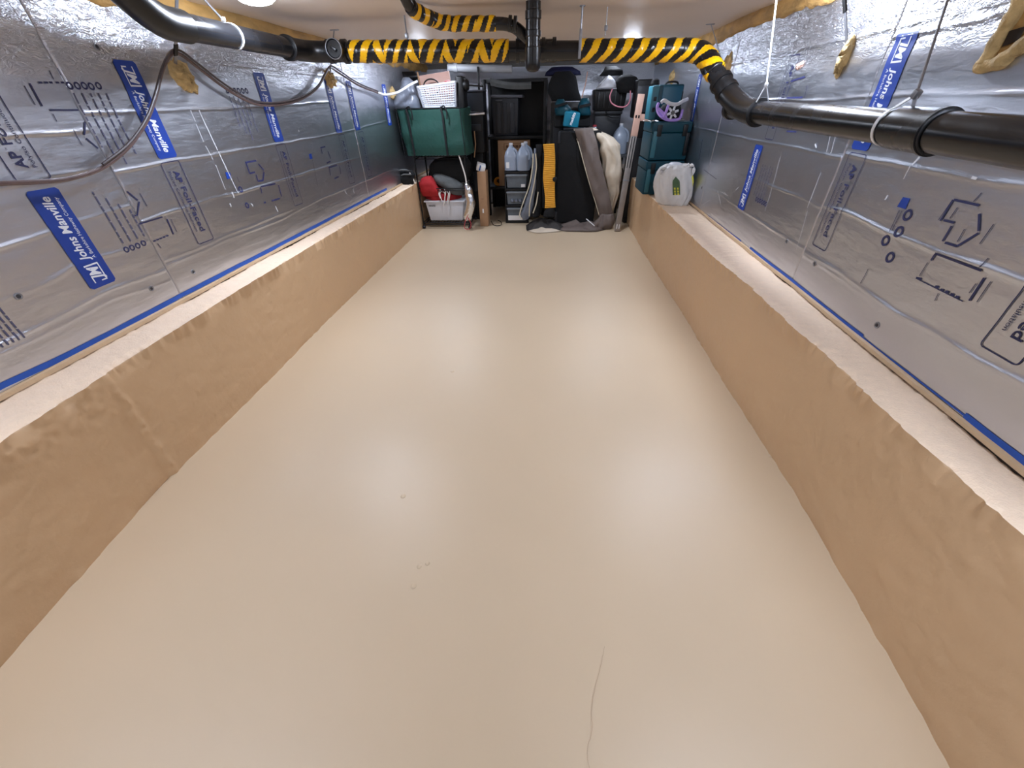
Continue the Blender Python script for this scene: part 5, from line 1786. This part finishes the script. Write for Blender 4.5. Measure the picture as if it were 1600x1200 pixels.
for k in range(6):
    a = k * PI / 3 + .3
    b.tube([q, q + Vector((.042 * math.cos(a), 0, .042 * math.sin(a)))], [.010, .007], WHITEPL, 8)
b.lathe(q + Vector((0, .004, 0)), [(.018, 0), (.018, .01), (.010, .014), (.002, .014)], GREYCLOTH, 14, axis=(0, -1, 0))
b.build('star_grille', lf_)
b = B(); b.blob([(186, 1030, 1066, .05), (178, 1030, 1064, .06), (168, 1032, 1064, .06), (163, 1036, 1060, .04)], Yc + .02, BLACKM, 16, 2.2, .006, 201); b.build('dark_lining', lf_, sharp=0)
for px, py, lb in ((1018, 190, 'white crumpled paper on the middle teal case left of the lilac headgear'), (1058, 189, 'small white paper scrap on the middle teal case under the lilac headgear')):
    q = at(px, py, 3.70)
    b = B(); P = [[Vector((q.x - .05 + .1 * i / 8, 3.68 + .09 * j / 6, .9745 + .010 * abs(float(vnoise(np.array([i * .6 + px]), np.array([j * .6 + 3]), 202)[0])))) for j in range(7)] for i in range(9)]
    b.grid(P, SKINP); b.grid([[p - Vector((0, 0, .0009)) for p in r] for r in P], SKINP)
    o = b.build('paper_scrap', sharp=0); tag(o, lb, 'paper')

# ---- woven sack on the ledge -------------------------------------------------------------
wsk = empty('woven_sack', (.965, 3.36, LEDGE_Z + .012), 'white woven sack with green label standing on the right ledge', 'sack')
rows = [(322, 1037, 1068, .07), (316, 1030, 1072, .09), (305, 1025, 1076, .10), (292, 1023, 1079, .105), (280, 1024, 1081, .105), (270, 1027, 1081, .10), (262, 1032, 1080, .09), (257, 1040, 1076, .07)]
b = B(); b.blob(rows, 3.33, SACK, 64, 2.5, .012, 211, sub=6, folds=(11, .009)); b.build('sack_body', wsk, sharp=0)
b = B(); b.blob([(270, 1045, 1066, .05), (262, 1045, 1066, .05), (256, 1045, 1066, .05), (254, 1048, 1063, .04)], 3.34, WHITEPL, 22, 2.0); b.build('tub_inside', wsk)
for L_ in ([(1066, 266), (1074, 262), (1081, 258), (1084, 262), (1082, 272), (1077, 280)], [(1034, 272), (1032, 266), (1038, 263), (1046, 270)], [(1050, 270), (1060, 265), (1070, 260), (1076, 256)]):
    pts = spline([at(x, y, 3.27 + .01 * (i % 2)) for i, (x, y) in enumerate(L_)], 4)
    b = B(); b.tube(pts, [.013 + .006 * math.sin(i) for i in range(len(pts))], SACK, 10, flat=(.6, 1)); b.build('twisted_top', wsk)
b = B(); b.blob([(306, 1072, 1077, .03), (295, 1074, 1081, .045), (282, 1076, 1083, .05), (272, 1077, 1082, .04)], 3.31, LYEL, 16, 2.2); b.build('yellow_side', wsk, sharp=0)
lab = [(1056, 276), (1062, 282), (1063, 312), (1051, 313), (1050, 284)]


def sack_front(px, py):
    t = (py - 257) / (322 - 257)
    return at(px, py, 3.33 - .104 * (math.sin(PI * min(max(t * .86 + .12, 0), 1)) ** .45) - .012)


b = B()
V = [[sack_front(1056 - 5 * min(1, k / 2.2) + (k / 12) * .4, 276 + 37 * k / 12), sack_front(1056 + 6 * min(1, k / 2.2) + (k / 12), 276 + 37 * k / 12)] for k in range(13)]
b.grid(V, LGREEN); b.grid([[p - Vector((0, -.003, 0)) for p in r] for r in V], LGREEN); b.build('green_label', wsk, recalc=False)
b = B(); V = [[sack_front(1052 + .1 * k, 313 + k * 1.1), sack_front(1063, 312 + k * 1.1)] for k in range(5)]
b.grid(V, LYEL); b.build('yellow_band', wsk, recalc=False)
b = B()
o1_ = sack_front(1061.5, 310); ux_ = (sack_front(1060, 292) - o1_); ul = ux_.length; ux_ = ux_.normalized(); uy_ = Vector((-1, 0, 0))
for k in range(2):
    for q in range(4):
        a_ = ul * (.05 + .24 * q)
        b.poly([o1_ + ux_ * x_ + uy_ * y_ + Vector((0, -.004, 0)) for x_, y_ in ((a_, .022 * k), (a_ + ul * .17, .022 * k), (a_ + ul * .17, .022 * k + .012), (a_, .022 * k + .012))], LYEL)
b.build('label_lettering', wsk, recalc=False)

# ---- pale plastic pipe high at the back, left ----------------------------------------------
pp = empty('pale_pipe', at(712, 108, 4.75), 'pale grey pipe below the ceiling behind the left striped pipe', 'pipe')
b = B(); b.tube([at(700, 106, 4.95), at(800, 108, 4.95)], .032, PVC, 18); b.build('pipe_length', pp)
b = B(); b.lathe(at(712, 106, 4.95), [(.032, -.02), (.040, -.018), (.040, .018), (.032, .02)], PVC, 18, axis=(1, 0, 0)); b.build('collar', pp)
b = B(); b.box(at(748, 130, 4.9), (.018, .02, .26), BLACK, bevel=.003); b.build('bracket', pp)
